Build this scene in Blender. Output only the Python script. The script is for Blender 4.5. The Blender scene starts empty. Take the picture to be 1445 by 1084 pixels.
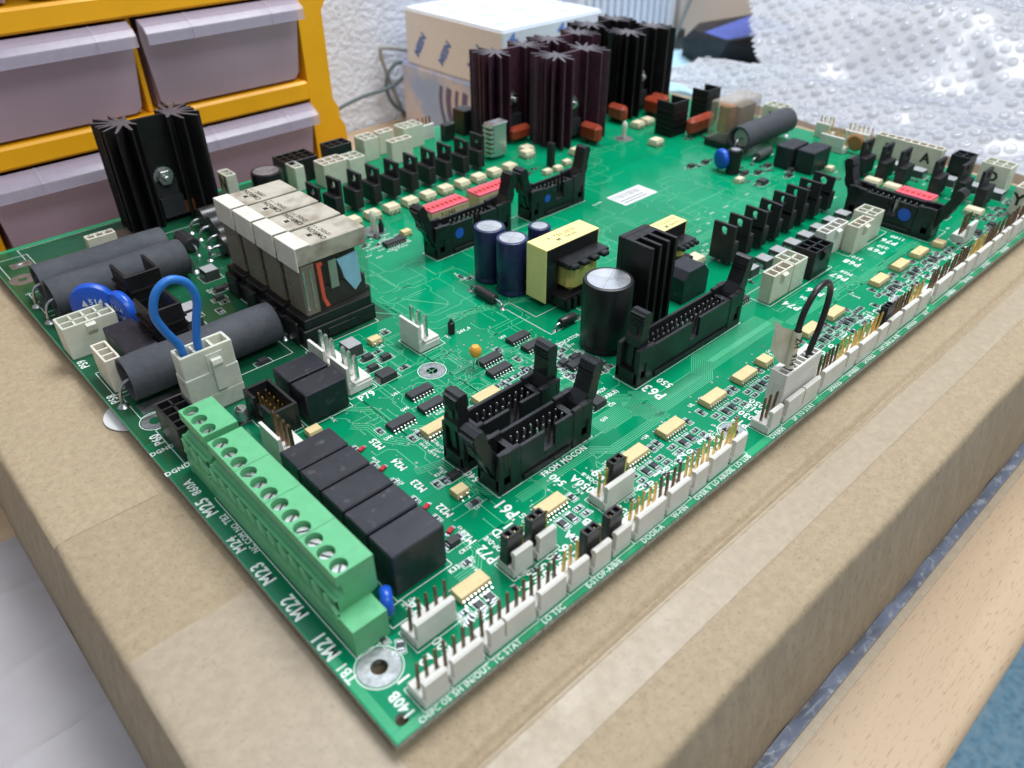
import bpy, bmesh, math, random
from mathutils import Vector, Matrix
random.seed(7)
S = 0.001                                     # all sizes below are millimetres

# ------------------------------------------------------------------ camera, world, lamps, exposure
scene = bpy.context.scene
col = scene.collection
cam_d = bpy.data.cameras.new('camera'); cam = bpy.data.objects.new('camera', cam_d); col.objects.link(cam)
cam.matrix_world = Matrix((
    (0.731087, 0.406492, -0.547974, -39.859034*S),
    (-0.682280, 0.432922, -0.589128, -77.292219*S),
    (-0.002246, 0.804576, 0.593845, 152.604121*S),
    (0, 0, 0, 1)))
cam_d.sensor_width = 36.0; cam_d.lens = 27.509954
cam_d.clip_start = 0.005; cam_d.clip_end = 50.0
cam_d.dof.use_dof = True; cam_d.dof.focus_distance = 0.255; cam_d.dof.aperture_fstop = 15.0
scene.camera = cam

world = bpy.data.worlds.new('World'); scene.world = world; world.use_nodes = True
bg = world.node_tree.nodes['Background']; bg.inputs[0].default_value = (0.86, 0.93, 1.0, 1); bg.inputs[1].default_value = 0.34

def area(name, loc, target, sx, sy, power, color):
    d = bpy.data.lights.new(name, 'AREA'); d.shape = 'RECTANGLE'; d.size = sx*S; d.size_y = sy*S
    d.energy = power; d.color = color
    o = bpy.data.objects.new(name, d); col.objects.link(o); o.location = [c*S for c in loc]
    o.rotation_euler = (Vector(target)-Vector(loc)).to_track_quat('-Z', 'Y').to_euler()
    return o
area('ceiling_lamp', (470, 240, 1100), (320, 180, 0), 800, 420, 19.5, (0.96, 0.98, 1.0))
area('front_fill_lamp', (50, -950, 1450), (200, 100, 0), 1000, 500, 12.0, (0.93, 0.97, 1.0))  # unseen fill, added to brighten box and carton faces the ceiling lamp misses

vs = scene.view_settings
vs.view_transform = 'Standard'; vs.look = 'None'; vs.gamma = 1.0; vs.exposure = 0.0; vs.use_curve_mapping = False

# ------------------------------------------------------------------ materials
def mat(name, c, rough=.5, metal=0., spec=.5, var=.08, vs=300., bump=0., bs=900., c2=None, cut=(.5, .7), cs=120., trans=0., ior=1.45,
        alpha=1., coat=0., stretch=(1, 1, 1), rvar=.12, emit=None, sub=0.):
    m = bpy.data.materials.new(name); m.use_nodes = True
    nt = m.node_tree; N = nt.nodes; L = nt.links; b = N['Principled BSDF']
    b.inputs['Roughness'].default_value = rough; b.inputs['Metallic'].default_value = metal
    b.inputs['Specular IOR Level'].default_value = spec; b.inputs['IOR'].default_value = ior
    b.inputs['Transmission Weight'].default_value = trans; b.inputs['Alpha'].default_value = alpha
    b.inputs['Coat Weight'].default_value = coat; b.inputs['Coat Roughness'].default_value = .12
    if sub:
        b.inputs['Subsurface Weight'].default_value = sub; b.inputs['Subsurface Radius'].default_value = (.004, .003, .002); b.inputs['Subsurface Scale'].default_value = .5
    tc = N.new('ShaderNodeTexCoord'); oi = N.new('ShaderNodeObjectInfo'); mp = N.new('ShaderNodeMapping')
    mul = N.new('ShaderNodeMath'); mul.operation = 'MULTIPLY'; mul.inputs[1].default_value = 3.0
    L.new(oi.outputs['Random'], mul.inputs[0]); L.new(mul.outputs[0], mp.inputs['Location'])
    mp.inputs['Scale'].default_value = stretch
    L.new(tc.outputs['Object'], mp.inputs['Vector'])
    def noise(sc, det=4):
        n = N.new('ShaderNodeTexNoise'); n.inputs['Scale'].default_value = sc; n.inputs['Detail'].default_value = det
        L.new(mp.outputs[0], n.inputs['Vector']); return n
    n1 = noise(vs)
    r1 = N.new('ShaderNodeMapRange'); r1.inputs[1].default_value = .3; r1.inputs[2].default_value = .7
    r1.inputs[3].default_value = 1-var; r1.inputs[4].default_value = 1+var; L.new(n1.outputs[0], r1.inputs[0])
    hsv = N.new('ShaderNodeHueSaturation'); hsv.inputs['Color'].default_value = (*c, 1); L.new(r1.outputs[0], hsv.inputs['Value'])
    out = hsv.outputs[0]
    if c2:
        n2 = noise(cs, 6); r2 = N.new('ShaderNodeMapRange'); r2.inputs[1].default_value, r2.inputs[2].default_value = cut
        L.new(n2.outputs[0], r2.inputs[0])
        mx = N.new('ShaderNodeMixRGB'); mx.inputs[2].default_value = (*c2, 1); L.new(r2.outputs[0], mx.inputs[0]); L.new(out, mx.inputs[1]); out = mx.outputs[0]
    L.new(out, b.inputs['Base Color'])
    if rvar:
        n3 = noise(vs*.37); r3 = N.new('ShaderNodeMapRange'); r3.inputs[1].default_value = .3; r3.inputs[2].default_value = .7
        r3.inputs[3].default_value = max(.02, rough-rvar); r3.inputs[4].default_value = min(1, rough+rvar)
        L.new(n3.outputs[0], r3.inputs[0]); L.new(r3.outputs[0], b.inputs['Roughness'])
    if bump:
        n4 = noise(bs); bn = N.new('ShaderNodeBump'); bn.inputs['Strength'].default_value = bump; bn.inputs['Distance'].default_value = .0004
        L.new(n4.outputs[0], bn.inputs['Height']); L.new(bn.outputs[0], b.inputs['Normal'])
    return m

MT = dict(
    mask=mat('solder_mask', (.001, .215, .094), .12, var=.10, vs=40, rvar=.06, bump=.01, bs=500, spec=.20),
    copper_mask=mat('mask_over_copper', (.03, .31, .14), .16, var=.1, vs=60, rvar=.06, spec=.42),
    trace=mat('mask_over_trace', (.075, .40, .21), .2, var=.1, vs=60, rvar=.05),
    pour=mat('mask_over_pour', (.001, .245, .112), .12, var=.08, vs=50, rvar=.05, spec=.20),
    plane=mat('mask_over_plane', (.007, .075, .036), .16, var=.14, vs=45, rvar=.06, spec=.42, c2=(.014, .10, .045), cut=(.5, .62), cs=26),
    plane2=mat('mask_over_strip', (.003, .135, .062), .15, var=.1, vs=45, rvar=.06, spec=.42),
    edge=mat('glass_fibre_edge', (.30, .33, .30), .8, var=.35, vs=1500, stretch=(1, 1, .3)),
    silk=mat('white_ink', (.72, .78, .74), .55, var=.06),
    solder=mat('solder', (.46, .48, .49), .34, metal=1, var=.2, vs=800),
    tin=mat('tinned_pad', (.30, .315, .32), .5, metal=1, var=.2, vs=700, bump=.2, bs=900),
    steel=mat('steel', (.60, .60, .59), .3, metal=1, var=.1),
    gold=mat('gold_pin', (.80, .55, .20), .3, metal=1, var=.15, vs=900),
    bronze=mat('tarnished_pin', (.20, .12, .07), .38, metal=.85, var=.3, vs=900),
    silverpin=mat('tinned_pin', (.66, .66, .64), .3, metal=1, var=.2, vs=900),
    black=mat('black_plastic', (.013, .014, .016), .36, var=.2, bump=.06, bs=1500),
    blackmat=mat('black_matte', (.016, .016, .019), .55, var=.2, bump=.1, bs=2000),
    relay=mat('relay_black', (.014, .015, .022), .40, var=.2, c2=(.075, .075, .08), cut=(.60, .8), cs=420, bump=.05, bs=1600, rvar=.1),
    anod=mat('black_anodised', (.014, .013, .014), .42, metal=.25, var=.2, rvar=.08),
    anodred=mat('purple_anodised', (.085, .034, .055), .40, metal=.3, var=.2, rvar=.08),
    anodtop=mat('cut_anodised', (.12, .105, .12), .5, metal=.3, var=.2),
    ic=mat('ic_epoxy', (.030, .032, .035), .55, var=.15, bump=.08, bs=2500),
    beige=mat('opto_beige', (.66, .52, .27), .5, var=.06, c2=(.50, .38, .18), cut=(.55, .8), cs=300),
    beige2=mat('opto_cream', (.68, .60, .42), .5, var=.06),
    greytop=mat('grey_epoxy', (.36, .37, .38), .3, var=.06),
    greyside=mat('dark_grey_epoxy', (.06, .065, .065), .4, var=.15),
    rbody=mat('chip_resistor', (.028, .03, .034), .3, var=.1),
    kkwhite=mat('white_nylon', (.66, .65, .60), .42, var=.04, sub=.05, bump=.03),
    kkcream=mat('cream_nylon', (.66, .62, .52), .45, var=.06, sub=.05, c2=(.46, .40, .28), cut=(.62, .9), cs=150),
    natural=mat('natural_nylon', (.74, .75, .64), .33, var=.06, sub=.3, alpha=.78),
    sleeve=mat('grey_sleeve', (.052, .057, .068), .78, var=.14, vs=500, bump=.3, bs=1400, rvar=.06, c2=(.075, .08, .09), cut=(.5, .75), cs=60),
    ceramic=mat('ceramic', (.5, .48, .45), .6, var=.1),
    tbgreen=mat('terminal_green', (.115, .43, .20), .38, var=.06, rvar=.1, c2=(.08, .30, .15), cut=(.62, .85), cs=160, bump=.03, bs=900),
    screw=mat('screw', (.58, .58, .56), .35, metal=1, var=.15, vs=900),
    cavity=mat('dark_cavity', (.01, .02, .012), .7),
    blue=mat('blue_epoxy', (.01, .085, .50), .28, var=.06),
    bluewire=mat('blue_wire', (.02, .16, .52), .38, var=.05),
    blackwire=mat('black_wire', (.012, .012, .013), .35, var=.1),
    capblue=mat('cap_sleeve_blue', (.018, .026, .085), .32, var=.08, rvar=.06),
    capblack=mat('cap_sleeve_black', (.010, .010, .012), .36, var=.1, rvar=.06),
    alu=mat('aluminium_top', (.62, .63, .65), .32, metal=.9, var=.06),
    yellow=mat('ferrite_tape', (.86, .74, .30), .45, var=.05, c2=(.65, .48, .16), cut=(.66, .85), cs=90),
    film=mat('winding_tape', (.70, .56, .16), .25, var=.2, vs=160, bump=1.0, bs=260, coat=.5),
    copper=mat('copper_wire', (.62, .25, .10), .35, metal=.8),
    omrontop=mat('relay_cap', (.47, .44, .37), .5, var=.07, c2=(.23, .19, .14), cut=(.46, .72), cs=150, bump=.05),
    omronlight=mat('relay_tab', (.70, .68, .60), .45, var=.05, c2=(.5, .46, .38), cut=(.58, .8), cs=200),
    smoke=mat('smoked_cover', (.16, .14, .11), .1, var=.02, alpha=.14, rvar=.03),
    clear=mat('clear_cover', (.50, .42, .33), .1, var=.02, alpha=.32, rvar=.03),
    relaydull=mat('relay_side', (.24, .20, .155), .35, var=.08, alpha=1),
    redp=mat('red_plastic', (.85, .10, .05), .35),
    skyp=mat('light_blue_plastic', (.32, .66, .85), .4),
    dipred=mat('dip_red', (.64, .10, .15), .42, var=.05),
    dipside=mat('dip_side', (.55, .42, .25), .5, var=.06),
    filmcap=mat('brown_film_cap', (.30, .045, .02), .3, var=.1),
    tant=mat('amber_bead', (.72, .36, .05), .3, var=.05),
    led=mat('red_led', (.42, .02, .03), .3),
    diode=mat('diode_body', (.030, .030, .032), .35, var=.1),
    band=mat('silver_band', (.30, .30, .31), .4),
    ink=mat('black_ink', (.02, .018, .015), .6),
    greyink=mat('grey_ink', (.20, .20, .21), .6),
    goldink=mat('amber_ink', (.10, .08, .05), .6),
    paper=mat('white_label_paper', (.74, .74, .74), .5, var=.03),
    stickerpaper=mat('sticker', (.70, .72, .72), .4, var=.03),
    bluedot=mat('blue_marker', (.02, .10, .55), .5),
    flag=mat('tape_flag', (.68, .64, .52), .35, var=.06, c2=(.55, .45, .25), cut=(.5, .7), cs=60),
    copperfilm=mat('bare_pad', (.20, .17, .15), .45, metal=.4, var=.15),
)

# ------------------------------------------------------------------ mesh helpers
class MB:
    def __init__(s): s.v = []; s.f = []; s.m = []; s.s = []
    def add(s, vs, fs, mi=0, sm=False):
        o = len(s.v); s.v += [tuple(p) for p in vs]
        for f in fs: s.f.append([i+o for i in f]); s.m.append(mi); s.s.append(sm)
        return s
    def box(s, x0, x1, y0, y1, z0, z1, mi=0, c=0.):
        if c <= 0:
            v = [(x, y, z) for z in (z0, z1) for y in (y0, y1) for x in (x0, x1)]
            return s.add(v, [(0, 2, 3, 1), (4, 5, 7, 6), (0, 1, 5, 4), (2, 6, 7, 3), (0, 4, 6, 2), (1, 3, 7, 5)], mi)
        v = []; idx = {}
        X = (x0, x1); Y = (y0, y1); Z = (z0, z1)
        for i in (0, 1):
            for j in (0, 1):
                for k in (0, 1):
                    sx, sy, sz = (1, -1)[i], (1, -1)[j], (1, -1)[k]
                    for a in range(3):
                        idx[i, j, k, a] = len(v)
                        v.append((X[i]+(0 if a == 0 else sx*c), Y[j]+(0 if a == 1 else sy*c), Z[k]+(0 if a == 2 else sz*c)))
        F = []
        for i in (0, 1): F.append([idx[i, 0, 0, 0], idx[i, 1, 0, 0], idx[i, 1, 1, 0], idx[i, 0, 1, 0]])
        for j in (0, 1): F.append([idx[0, j, 0, 1], idx[1, j, 0, 1], idx[1, j, 1, 1], idx[0, j, 1, 1]])
        for k in (0, 1): F.append([idx[0, 0, k, 2], idx[1, 0, k, 2], idx[1, 1, k, 2], idx[0, 1, k, 2]])
        for i in (0, 1):
            for j in (0, 1): F.append([idx[i, j, 0, 0], idx[i, j, 1, 0], idx[i, j, 1, 1], idx[i, j, 0, 1]])
            for k in (0, 1): F.append([idx[i, 0, k, 0], idx[i, 1, k, 0], idx[i, 1, k, 2], idx[i, 0, k, 2]])
        for j in (0, 1):
            for k in (0, 1): F.append([idx[0, j, k, 1], idx[1, j, k, 1], idx[1, j, k, 2], idx[0, j, k, 2]])
        for i in (0, 1):
            for j in (0, 1):
                for k in (0, 1): F.append([idx[i, j, k, 0], idx[i, j, k, 1], idx[i, j, k, 2]])
        return s.add(v, F, mi)
    def frustum(s, x0, x1, y0, y1, z0, z1, dx, dy, mi=0):
        v = [(x0, y0, z0), (x1, y0, z0), (x1, y1, z0), (x0, y1, z0), (x0+dx, y0+dy, z1), (x1-dx, y0+dy, z1), (x1-dx, y1-dy, z1), (x0+dx, y1-dy, z1)]
        return s.add(v, [(3, 2, 1, 0), (4, 5, 6, 7), (0, 1, 5, 4), (1, 2, 6, 5), (2, 3, 7, 6), (3, 0, 4, 7)], mi)
    def rev(s, prof, o=(0, 0, 0), axis='z', n=24, mi=0, sm=True, cap=True):
        def P(r, h, a):
            c, d = r*math.cos(a), r*math.sin(a)
            p = {'z': (c, d, h), 'x': (h, c, d), 'y': (c, h, d)}[axis]
            return (o[0]+p[0], o[1]+p[1], o[2]+p[2])
        v = []; f = []
        for r, h in prof: v += [P(r, h, 2*math.pi*k/n) for k in range(n)]
        for i in range(len(prof)-1):
            for k in range(n): f.append((i*n+k, i*n+(k+1) % n, (i+1)*n+(k+1) % n, (i+1)*n+k))
        s.add(v, f, mi, sm)
        if cap:
            for i in (0, len(prof)-1):
                if prof[i][0] > 1e-6: s.add([P(prof[i][0], prof[i][1], 2*math.pi*k/n) for k in range(n)], [list(range(n))], mi)
        return s
    def cyl(s, x, y, z0, z1, r, n=20, mi=0, c=0.):
        pr = [(r, z0), (r, z1)] if c <= 0 else [(r, z0), (r, z1-c), (r-c, z1)]
        return s.rev(pr, (x, y, 0), 'z', n, mi)
    def prism(s, poly, z0, z1, mi=0, mitop=None):
        n = len(poly)
        s.add([(x, y, z0) for x, y in poly]+[(x, y, z1) for x, y in poly], [(k, (k+1) % n, n+(k+1) % n, n+k) for k in range(n)]+[list(range(n))[::-1]], mi)
        return s.add([(x, y, z1) for x, y in poly], [list(range(n))], mi if mitop is None else mitop)
    def prism_xz(s, poly, y0, y1, mi=0):
        n = len(poly)
        return s.add([(x, y0, z) for x, z in poly]+[(x, y1, z) for x, z in poly], [(k, (k+1) % n, n+(k+1) % n, n+k) for k in range(n)]+[list(range(n)), list(range(n, 2*n))[::-1]], mi)
    def prism_yz(s, poly, x0, x1, mi=0):
        n = len(poly)
        return s.add([(x0, y, z) for y, z in poly]+[(x1, y, z) for y, z in poly], [(k, (k+1) % n, n+(k+1) % n, n+k) for k in range(n)]+[list(range(n)), list(range(n, 2*n))[::-1]], mi)
    def tube(s, pts, r, n=8, mi=0, closed_caps=True):
        P = [Vector(p) for p in pts]; v = []; f = []
        up = Vector((0, 0, 1)); prev = None
        for i, p in enumerate(P):
            t = (P[min(i+1, len(P)-1)]-P[max(i-1, 0)]).normalized()
            if prev is None:
                a = t.cross(up if abs(t.z) < .95 else Vector((1, 0, 0))).normalized()
            else:
                a = (prev-t*prev.dot(t)).normalized()
            prev = a; b = t.cross(a)
            rr = r[i] if isinstance(r, (list, tuple)) else r
            v += [p+a*rr*math.cos(2*math.pi*k/n)+b*rr*math.sin(2*math.pi*k/n) for k in range(n)]
        for i in range(len(P)-1):
            for k in range(n): f.append((i*n+k, i*n+(k+1) % n, (i+1)*n+(k+1) % n, (i+1)*n+k))
        s.add(v, f, mi, True)
        if closed_caps: s.add(v[:n], [list(range(n))], mi); s.add(v[-n:], [list(range(n))], mi)
        return s
    def flat(s, pts, z, mi=0):
        return s.add([(x, y, z) for x, y in pts], [list(range(len(pts)))], mi)
    def strip(s, pts, w, z, mi=0):
        P = [Vector((x, y)) for x, y in pts]; L = []; Rr = []
        for i, p in enumerate(P):
            d1 = (P[i]-P[i-1]).normalized() if i else None
            d2 = (P[i+1]-P[i]).normalized() if i < len(P)-1 else None
            d = (d1 or d2) if not (d1 and d2) else (d1+d2)
            if d.length < 1e-6: d = d1
            d = d.normalized(); nrm = Vector((-d.y, d.x))
            k = w/2
            if d1 and d2: k = k/max(.5, nrm.dot(Vector((-d1.y, d1.x))))
            L.append(p+nrm*k); Rr.append(p-nrm*k)
        v = [(p.x, p.y, z) for p in L]+[(p.x, p.y, z) for p in Rr]; n = len(P)
        return s.add(v, [(i, i+1, n+i+1, n+i) for i in range(n-1)], mi)
    def rect_line(s, x0, x1, y0, y1, w, z, mi=0):
        for a in ((x0, x1, y0-w/2, y0+w/2), (x0, x1, y1-w/2, y1+w/2), (x0-w/2, x0+w/2, y0+w/2, y1-w/2), (x1-w/2, x1+w/2, y0+w/2, y1-w/2)):
            s.flat([(a[0], a[2]), (a[1], a[2]), (a[1], a[3]), (a[0], a[3])], z, mi)
        return s
    def disc(s, x, y, z, r, n=16, mi=0): return s.flat([(x+r*math.cos(2*math.pi*k/n), y+r*math.sin(2*math.pi*k/n)) for k in range(n)], z, mi)
    def ring(s, x, y, z, r0, r1, n=28, mi=0):
        v = [(x+r*math.cos(2*math.pi*k/n), y+r*math.sin(2*math.pi*k/n), z) for r in (r0, r1) for k in range(n)]
        return s.add(v, [(k, (k+1) % n, n+(k+1) % n, n+k) for k in range(n)], mi)
    def mesh(s, name, mats, fix=True):
        me = bpy.data.meshes.new(name)
        me.from_pydata([(x*S, y*S, z*S) for x, y, z in s.v], [], s.f)
        for m in (mats if isinstance(mats, (list, tuple)) else [mats]): me.materials.append(MT[m] if isinstance(m, str) else m)
        me.polygons.foreach_set('material_index', s.m); me.polygons.foreach_set('use_smooth', s.s)
        if fix:
            bm = bmesh.new(); bm.from_mesh(me); bmesh.ops.remove_doubles(bm, verts=bm.verts, dist=1e-7)
            bmesh.ops.recalc_face_normals(bm, faces=bm.faces)
            for e in bm.edges:
                if len(e.link_faces) == 2 and e.calc_face_angle(0) > .7: e.smooth = False
            bm.to_mesh(me); bm.free()
        me.update(); return me

CACHE = {}
def cached(key, fn):
    if key not in CACHE: CACHE[key] = fn()
    return CACHE[key]
def obj(name, me, parent=None, loc=(0, 0, 0), rz=0., rot=None, label=None, kind=None):
    o = bpy.data.objects.new(name, me); col.objects.link(o)
    o.location = [c*S for c in loc]; o.rotation_euler = rot if rot else (0, 0, math.radians(rz))
    if parent: o.parent = parent
    if label: o['label'] = label
    if kind: o['kind'] = kind
    return o
def tag(o, label, cat, group=None, kind=None):
    o['label'] = label; o['category'] = cat
    if group: o['group'] = group
    if kind: o['kind'] = kind
    return o
def empty(name, loc=(0, 0, 0), rz=0.):
    o = bpy.data.objects.new(name, None); col.objects.link(o); o.location = [c*S for c in loc]; o.rotation_euler = (0, 0, math.radians(rz)); o.empty_display_size = .01
    return o
def text_mesh(txt, size, bold=.03, align='CENTER', squeeze=1.0):
    cu = bpy.data.curves.new('t', 'FONT'); cu.body = txt; cu.size = size*1.38*S; cu.align_x = align; cu.align_y = 'CENTER'; cu.offset = bold*size*S; cu.resolution_u = 2
    cu.space_character = 1.08
    o = bpy.data.objects.new('t', cu); col.objects.link(o)
    dg = bpy.context.evaluated_depsgraph_get(); me = bpy.data.meshes.new_from_object(o.evaluated_get(dg))
    bpy.data.objects.remove(o); bpy.data.curves.remove(cu)
    if squeeze != 1.0:
        for v in me.vertices: v.co.x *= squeeze
    return me
def lettering(txt, loc, rz, size, parent, m='silk', name='printed_lettering', rot=None, bold=.03, squeeze=1.0):
    me = text_mesh(txt, size, bold, squeeze=squeeze); me.materials.clear(); me.materials.append(MT[m])
    return obj(name, me, parent, loc, rz, rot)

# ------------------------------------------------------------------ the setting: floor, wall, desk
DESK = -50.0
def grid_mesh(name, xs, ys, zf, m, smooth=True, thick=0):
    b = MB(); nx, ny = len(xs), len(ys)
    v = [(x, y, zf(x, y)) for y in ys for x in xs]
    f = [(j*nx+i, j*nx+i+1, (j+1)*nx+i+1, (j+1)*nx+i) for j in range(ny-1) for i in range(nx-1)]
    b.add(v, f, 0, smooth)
    if thick:
        n = len(v); b.add([(x, y, z-thick) for x, y, z in v], [q[::-1] for q in f], 0, smooth)
        rim = [i for i in range(nx)]+[j*nx+nx-1 for j in range(1, ny)]+[(ny-1)*nx+i for i in range(nx-2, -1, -1)]+[j*nx for j in range(ny-2, 0, -1)]
        vv = [v[i] for i in rim]; k = len(vv)
        b.add(vv+[(x, y, z-thick) for x, y, z in vv], [(i, (i+1) % k, k+(i+1) % k, k+i) for i in range(k)], 0)
    return b.mesh(name, m)
def lin(a, b, n): return [a+(b-a)*i/(n-1) for i in range(n)]

carpet = mat('carpet', (.34, .60, .78), .95, var=.3, vs=130, bump=1.0, bs=220, c2=(.50, .72, .86), cut=(.45, .65), cs=70)
fl = obj('floor', MB().flat([(-3000, -3000), (4000, -3000), (4000, 3000), (-3000, 3000)], -730).mesh('floor', carpet), kind='structure')
stucco = mat('stucco', (.70, .76, .86), .85, var=.06, vs=90, bump=.9, bs=240, rvar=.05)
for n_ in stucco.node_tree.nodes:
    if n_.type == 'BUMP': n_.inputs['Distance'].default_value = .0022
wb = MB(); wb.box(-900, 2600, 452, 552, -730, 1900)
obj('wall', wb.mesh('wall', stucco), kind='structure')

# beech desk with short dark flecks that run along the front edge
def beech():
    m = mat('beech', (.43, .315, .205), .5, var=.09, vs=9, stretch=(.2, 2.4, 1), rvar=.08, coat=.0, c2=(.55, .42, .28), cut=(.5, .8), cs=26)
    nt = m.node_tree; N = nt.nodes; L = nt.links; b = N['Principled BSDF']
    src = b.inputs['Base Color'].links[0].from_socket
    tc = N.new('ShaderNodeTexCoord'); mp = N.new('ShaderNodeMapping'); mp.inputs['Scale'].default_value = (230, 2000, 300); mp.inputs['Rotation'].default_value = (0, 0, .09)
    L.new(tc.outputs['Object'], mp.inputs[0])
    vo = N.new('ShaderNodeTexNoise'); vo.inputs['Scale'].default_value = 1.0; vo.inputs['Detail'].default_value = 1.0; L.new(mp.outputs[0], vo.inputs['Vector'])
    rr = N.new('ShaderNodeMapRange'); rr.inputs[1].default_value = .60; rr.inputs[2].default_value = .72; L.new(vo.outputs[0], rr.inputs[0])
    mx = N.new('ShaderNodeMixRGB'); mx.inputs[2].default_value = (.24, .12, .06, 1); mxf = N.new('ShaderNodeMath'); mxf.operation = 'MULTIPLY'; mxf.inputs[1].default_value = .5
    L.new(rr.outputs[0], mxf.inputs[0]); L.new(mxf.outputs[0], mx.inputs[0]); L.new(src, mx.inputs[1]); L.new(mx.outputs[0], b.inputs['Base Color'])
    return m
desk = empty('desk', (0, 0, DESK)); tag(desk, 'beech wood desk with rounded front edge under the carton', 'desk')
pr = [(450, 0), (-73.8, 0), (-74.6, -.01)]+[(-74.6-3*math.sin(a), -3+3*math.cos(a)) for a in lin(.2, math.pi/2, 7)]+[(-77.6, -32), (450, -32)]
db = MB(); db.prism_yz(pr, -700, 1900); db.s = [len(q) == 4 for q in db.f]; dm = db.mesh('desk_top', beech())
obj('desk_top', dm, desk)
for x in (-600, 1800):
    for y in (-30, 400): obj('leg', cached('deskleg', lambda: MB().box(-25, 25, -25, 25, -680, -32.1, 0, 2).mesh('leg', 'steel')), desk, (x, y, 0))

# ------------------------------------------------------------------ flat carton that carries the board
kraft = mat('kraft_board', (.345, .268, .172), .72, var=.10, vs=420, bump=.2, bs=900, c2=(.24, .18, .115), cut=(.54, .74), cs=1300, rvar=.08)
kraft2 = mat('kraft_side', (.36, .285, .195), .85, var=.10, vs=300, stretch=(1, 1, .25), bump=.2, bs=900, c2=(.25, .19, .13), cut=(.54, .74), cs=1100)
kraft3 = mat('kraft_pale', (.375, .295, .19), .7, var=.10, vs=420, bump=.2, bs=900, c2=(.27, .20, .13), cut=(.54, .74), cs=1300)
tapem = mat('paper_tape', (.37, .30, .215), .45, var=.08, vs=380, bump=.15, bs=800, rvar=.1, c2=(.30, .245, .175), cut=(.56, .76), cs=1000)
CT = -4.8
carton = empty('cardboard_carton', (0, 0, DESK)); tag(carton, 'flat brown cardboard carton lying under the green circuit board', 'carton')
def ring_pts(d, z, nseg=60):
    x0, x1, y0, y1 = -33-d, 416+d, -38-d, 306+d; P = []
    for a, b in (((x0, y0), (x1, y0)), ((x1, y0), (x1, y1)), ((x1, y1), (x0, y1)), ((x0, y1), (x0, y0))):
        for i in range(nseg):
            t = i/nseg; x = a[0]+(b[0]-a[0])*t; y = a[1]+(b[1]-a[1])*t
            w = (.18*math.sin(x*.051+y*.083)+.12*math.sin(x*.13-y*.17+z*.1))*max(0, min(1, (d+3)/3))
            P.append((x+(w if a[0] == b[0] else 0), y+(w if a[1] == b[1] else 0), z))
    return P
rings = [(-9, CT), (-2.6, CT-.05), (-1.2, CT-.35), (-.4, CT-1.0), (0, CT-2.2), (.12, CT-2.8), (1.9, CT-14), (3.7, CT-28), (5.2, DESK+1), (5.0, DESK+.05)]
cb = MB(); V = []
for d, z in rings: V += ring_pts(d, z)
n4 = 240; F = [(i*n4+k, i*n4+(k+1) % n4, (i+1)*n4+(k+1) % n4, (i+1)*n4+k) for i in range(len(rings)-1) for k in range(n4)]
cb.add(V, F[:n4*4], 0, True); cb.add(V, F[n4*4:], 1, True)
def surf(x, y):                                                      # carton top including its rounded rim
    e = min(x+33, 416-x, y+38, 306-y); pts_ = ((0, 2.2), (.4, 1.0), (1.2, .35), (2.6, .05), (9, 0))
    for (a, p), (b_, q) in zip(pts_, pts_[1:]):
        if e <= b_: return CT-(p+(q-p)*max(0, e-a)/(b_-a))
    return cz(x, y)
me = cb.mesh('carton_side', [kraft, kraft2])
o = obj('side_panel', me, carton, (0, 0, -DESK))
def cz(x, y):                                                        # the top sheet with its pressed crease
    z = CT+.12*math.sin(x*.023+1)*math.sin(y*.031)
    yc = -11.2+.5*math.sin(x*.02)
    z += -1.0*math.exp(-((y-yc)/1.1)**2)+.6*math.exp(-((y-yc+2.6)/1.6)**2)+.4*math.exp(-((y-yc-2.4)/1.4)**2)
    e = min(x+24, 407-x, y+29, 297-y)
    return z if e > 3 else CT+(z-CT)*max(0, e/3)
xs = lin(-24, 407, 120); ys = lin(-29, 10, 60)+lin(14, 297, 40)
obj('top_sheet', grid_mesh('top_sheet', xs, ys, cz, kraft), carton, (0, 0, -DESK))
obj('tape_strip', grid_mesh('tape_strip', [-32.7, -31.9, -31, -29, -26]+lin(-23.5, 406, 90), lin(-23.6, -12.6, 8), lambda x, y: surf(x, y)+.12, tapem), carton, (0, 0, -DESK), label='pale paper tape strip along the crease')
obj('tape_strip', grid_mesh('tape_strip2', [-32.7, -31.9, -31, -29, -26]+lin(-23.8, 0, 14), lin(-12.0, 60.5, 30), lambda x, y: surf(x, y)+.14, tapem), carton, (0, 0, -DESK), label='pale tape patch at the near left corner')

obj('tape_strip', grid_mesh('pale_strip', [-32.7, -31.9, -31, -29, -26]+lin(-23.8, -4, 10), lin(109.0, 250, 20), lambda x, y: surf(x, y-(x+33)*.25)+.1, kraft3), carton, (0, 0, -DESK), label='wide paler kraft strip on the left side')  # slightly paler kraft tone over the left of the carton top
# thin clear plastic film along the foot of the carton
film = mat('plastic_film', (.15, .175, .24), .3, var=.25, vs=90, c2=(.34, .37, .42), cut=(.55, .68), cs=260, alpha=.85, bump=.3, bs=200, spec=.3)
def fz(x, y): return DESK+.6+1.2*abs(math.sin(x*.11+y*.7)+.5*math.sin(x*.33))*(.3+.7*((y+47)/4))
o = obj('plastic_film', grid_mesh('plastic_film', lin(0, 420, 240), lin(-46.7, -43.3, 6), fz, film))
tag(o, 'crumpled bluish clear plastic film along the foot of the carton', 'plastic film')
o = obj('packing_sheet', grid_mesh('packing_sheet', lin(-10, 430, 60), lin(-49.4, -46.9, 4), lambda x, y: DESK+.35, tapem, thick=.25))
tag(o, 'narrow beige card strip lying on the desk beside the carton', 'card strip')

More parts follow.
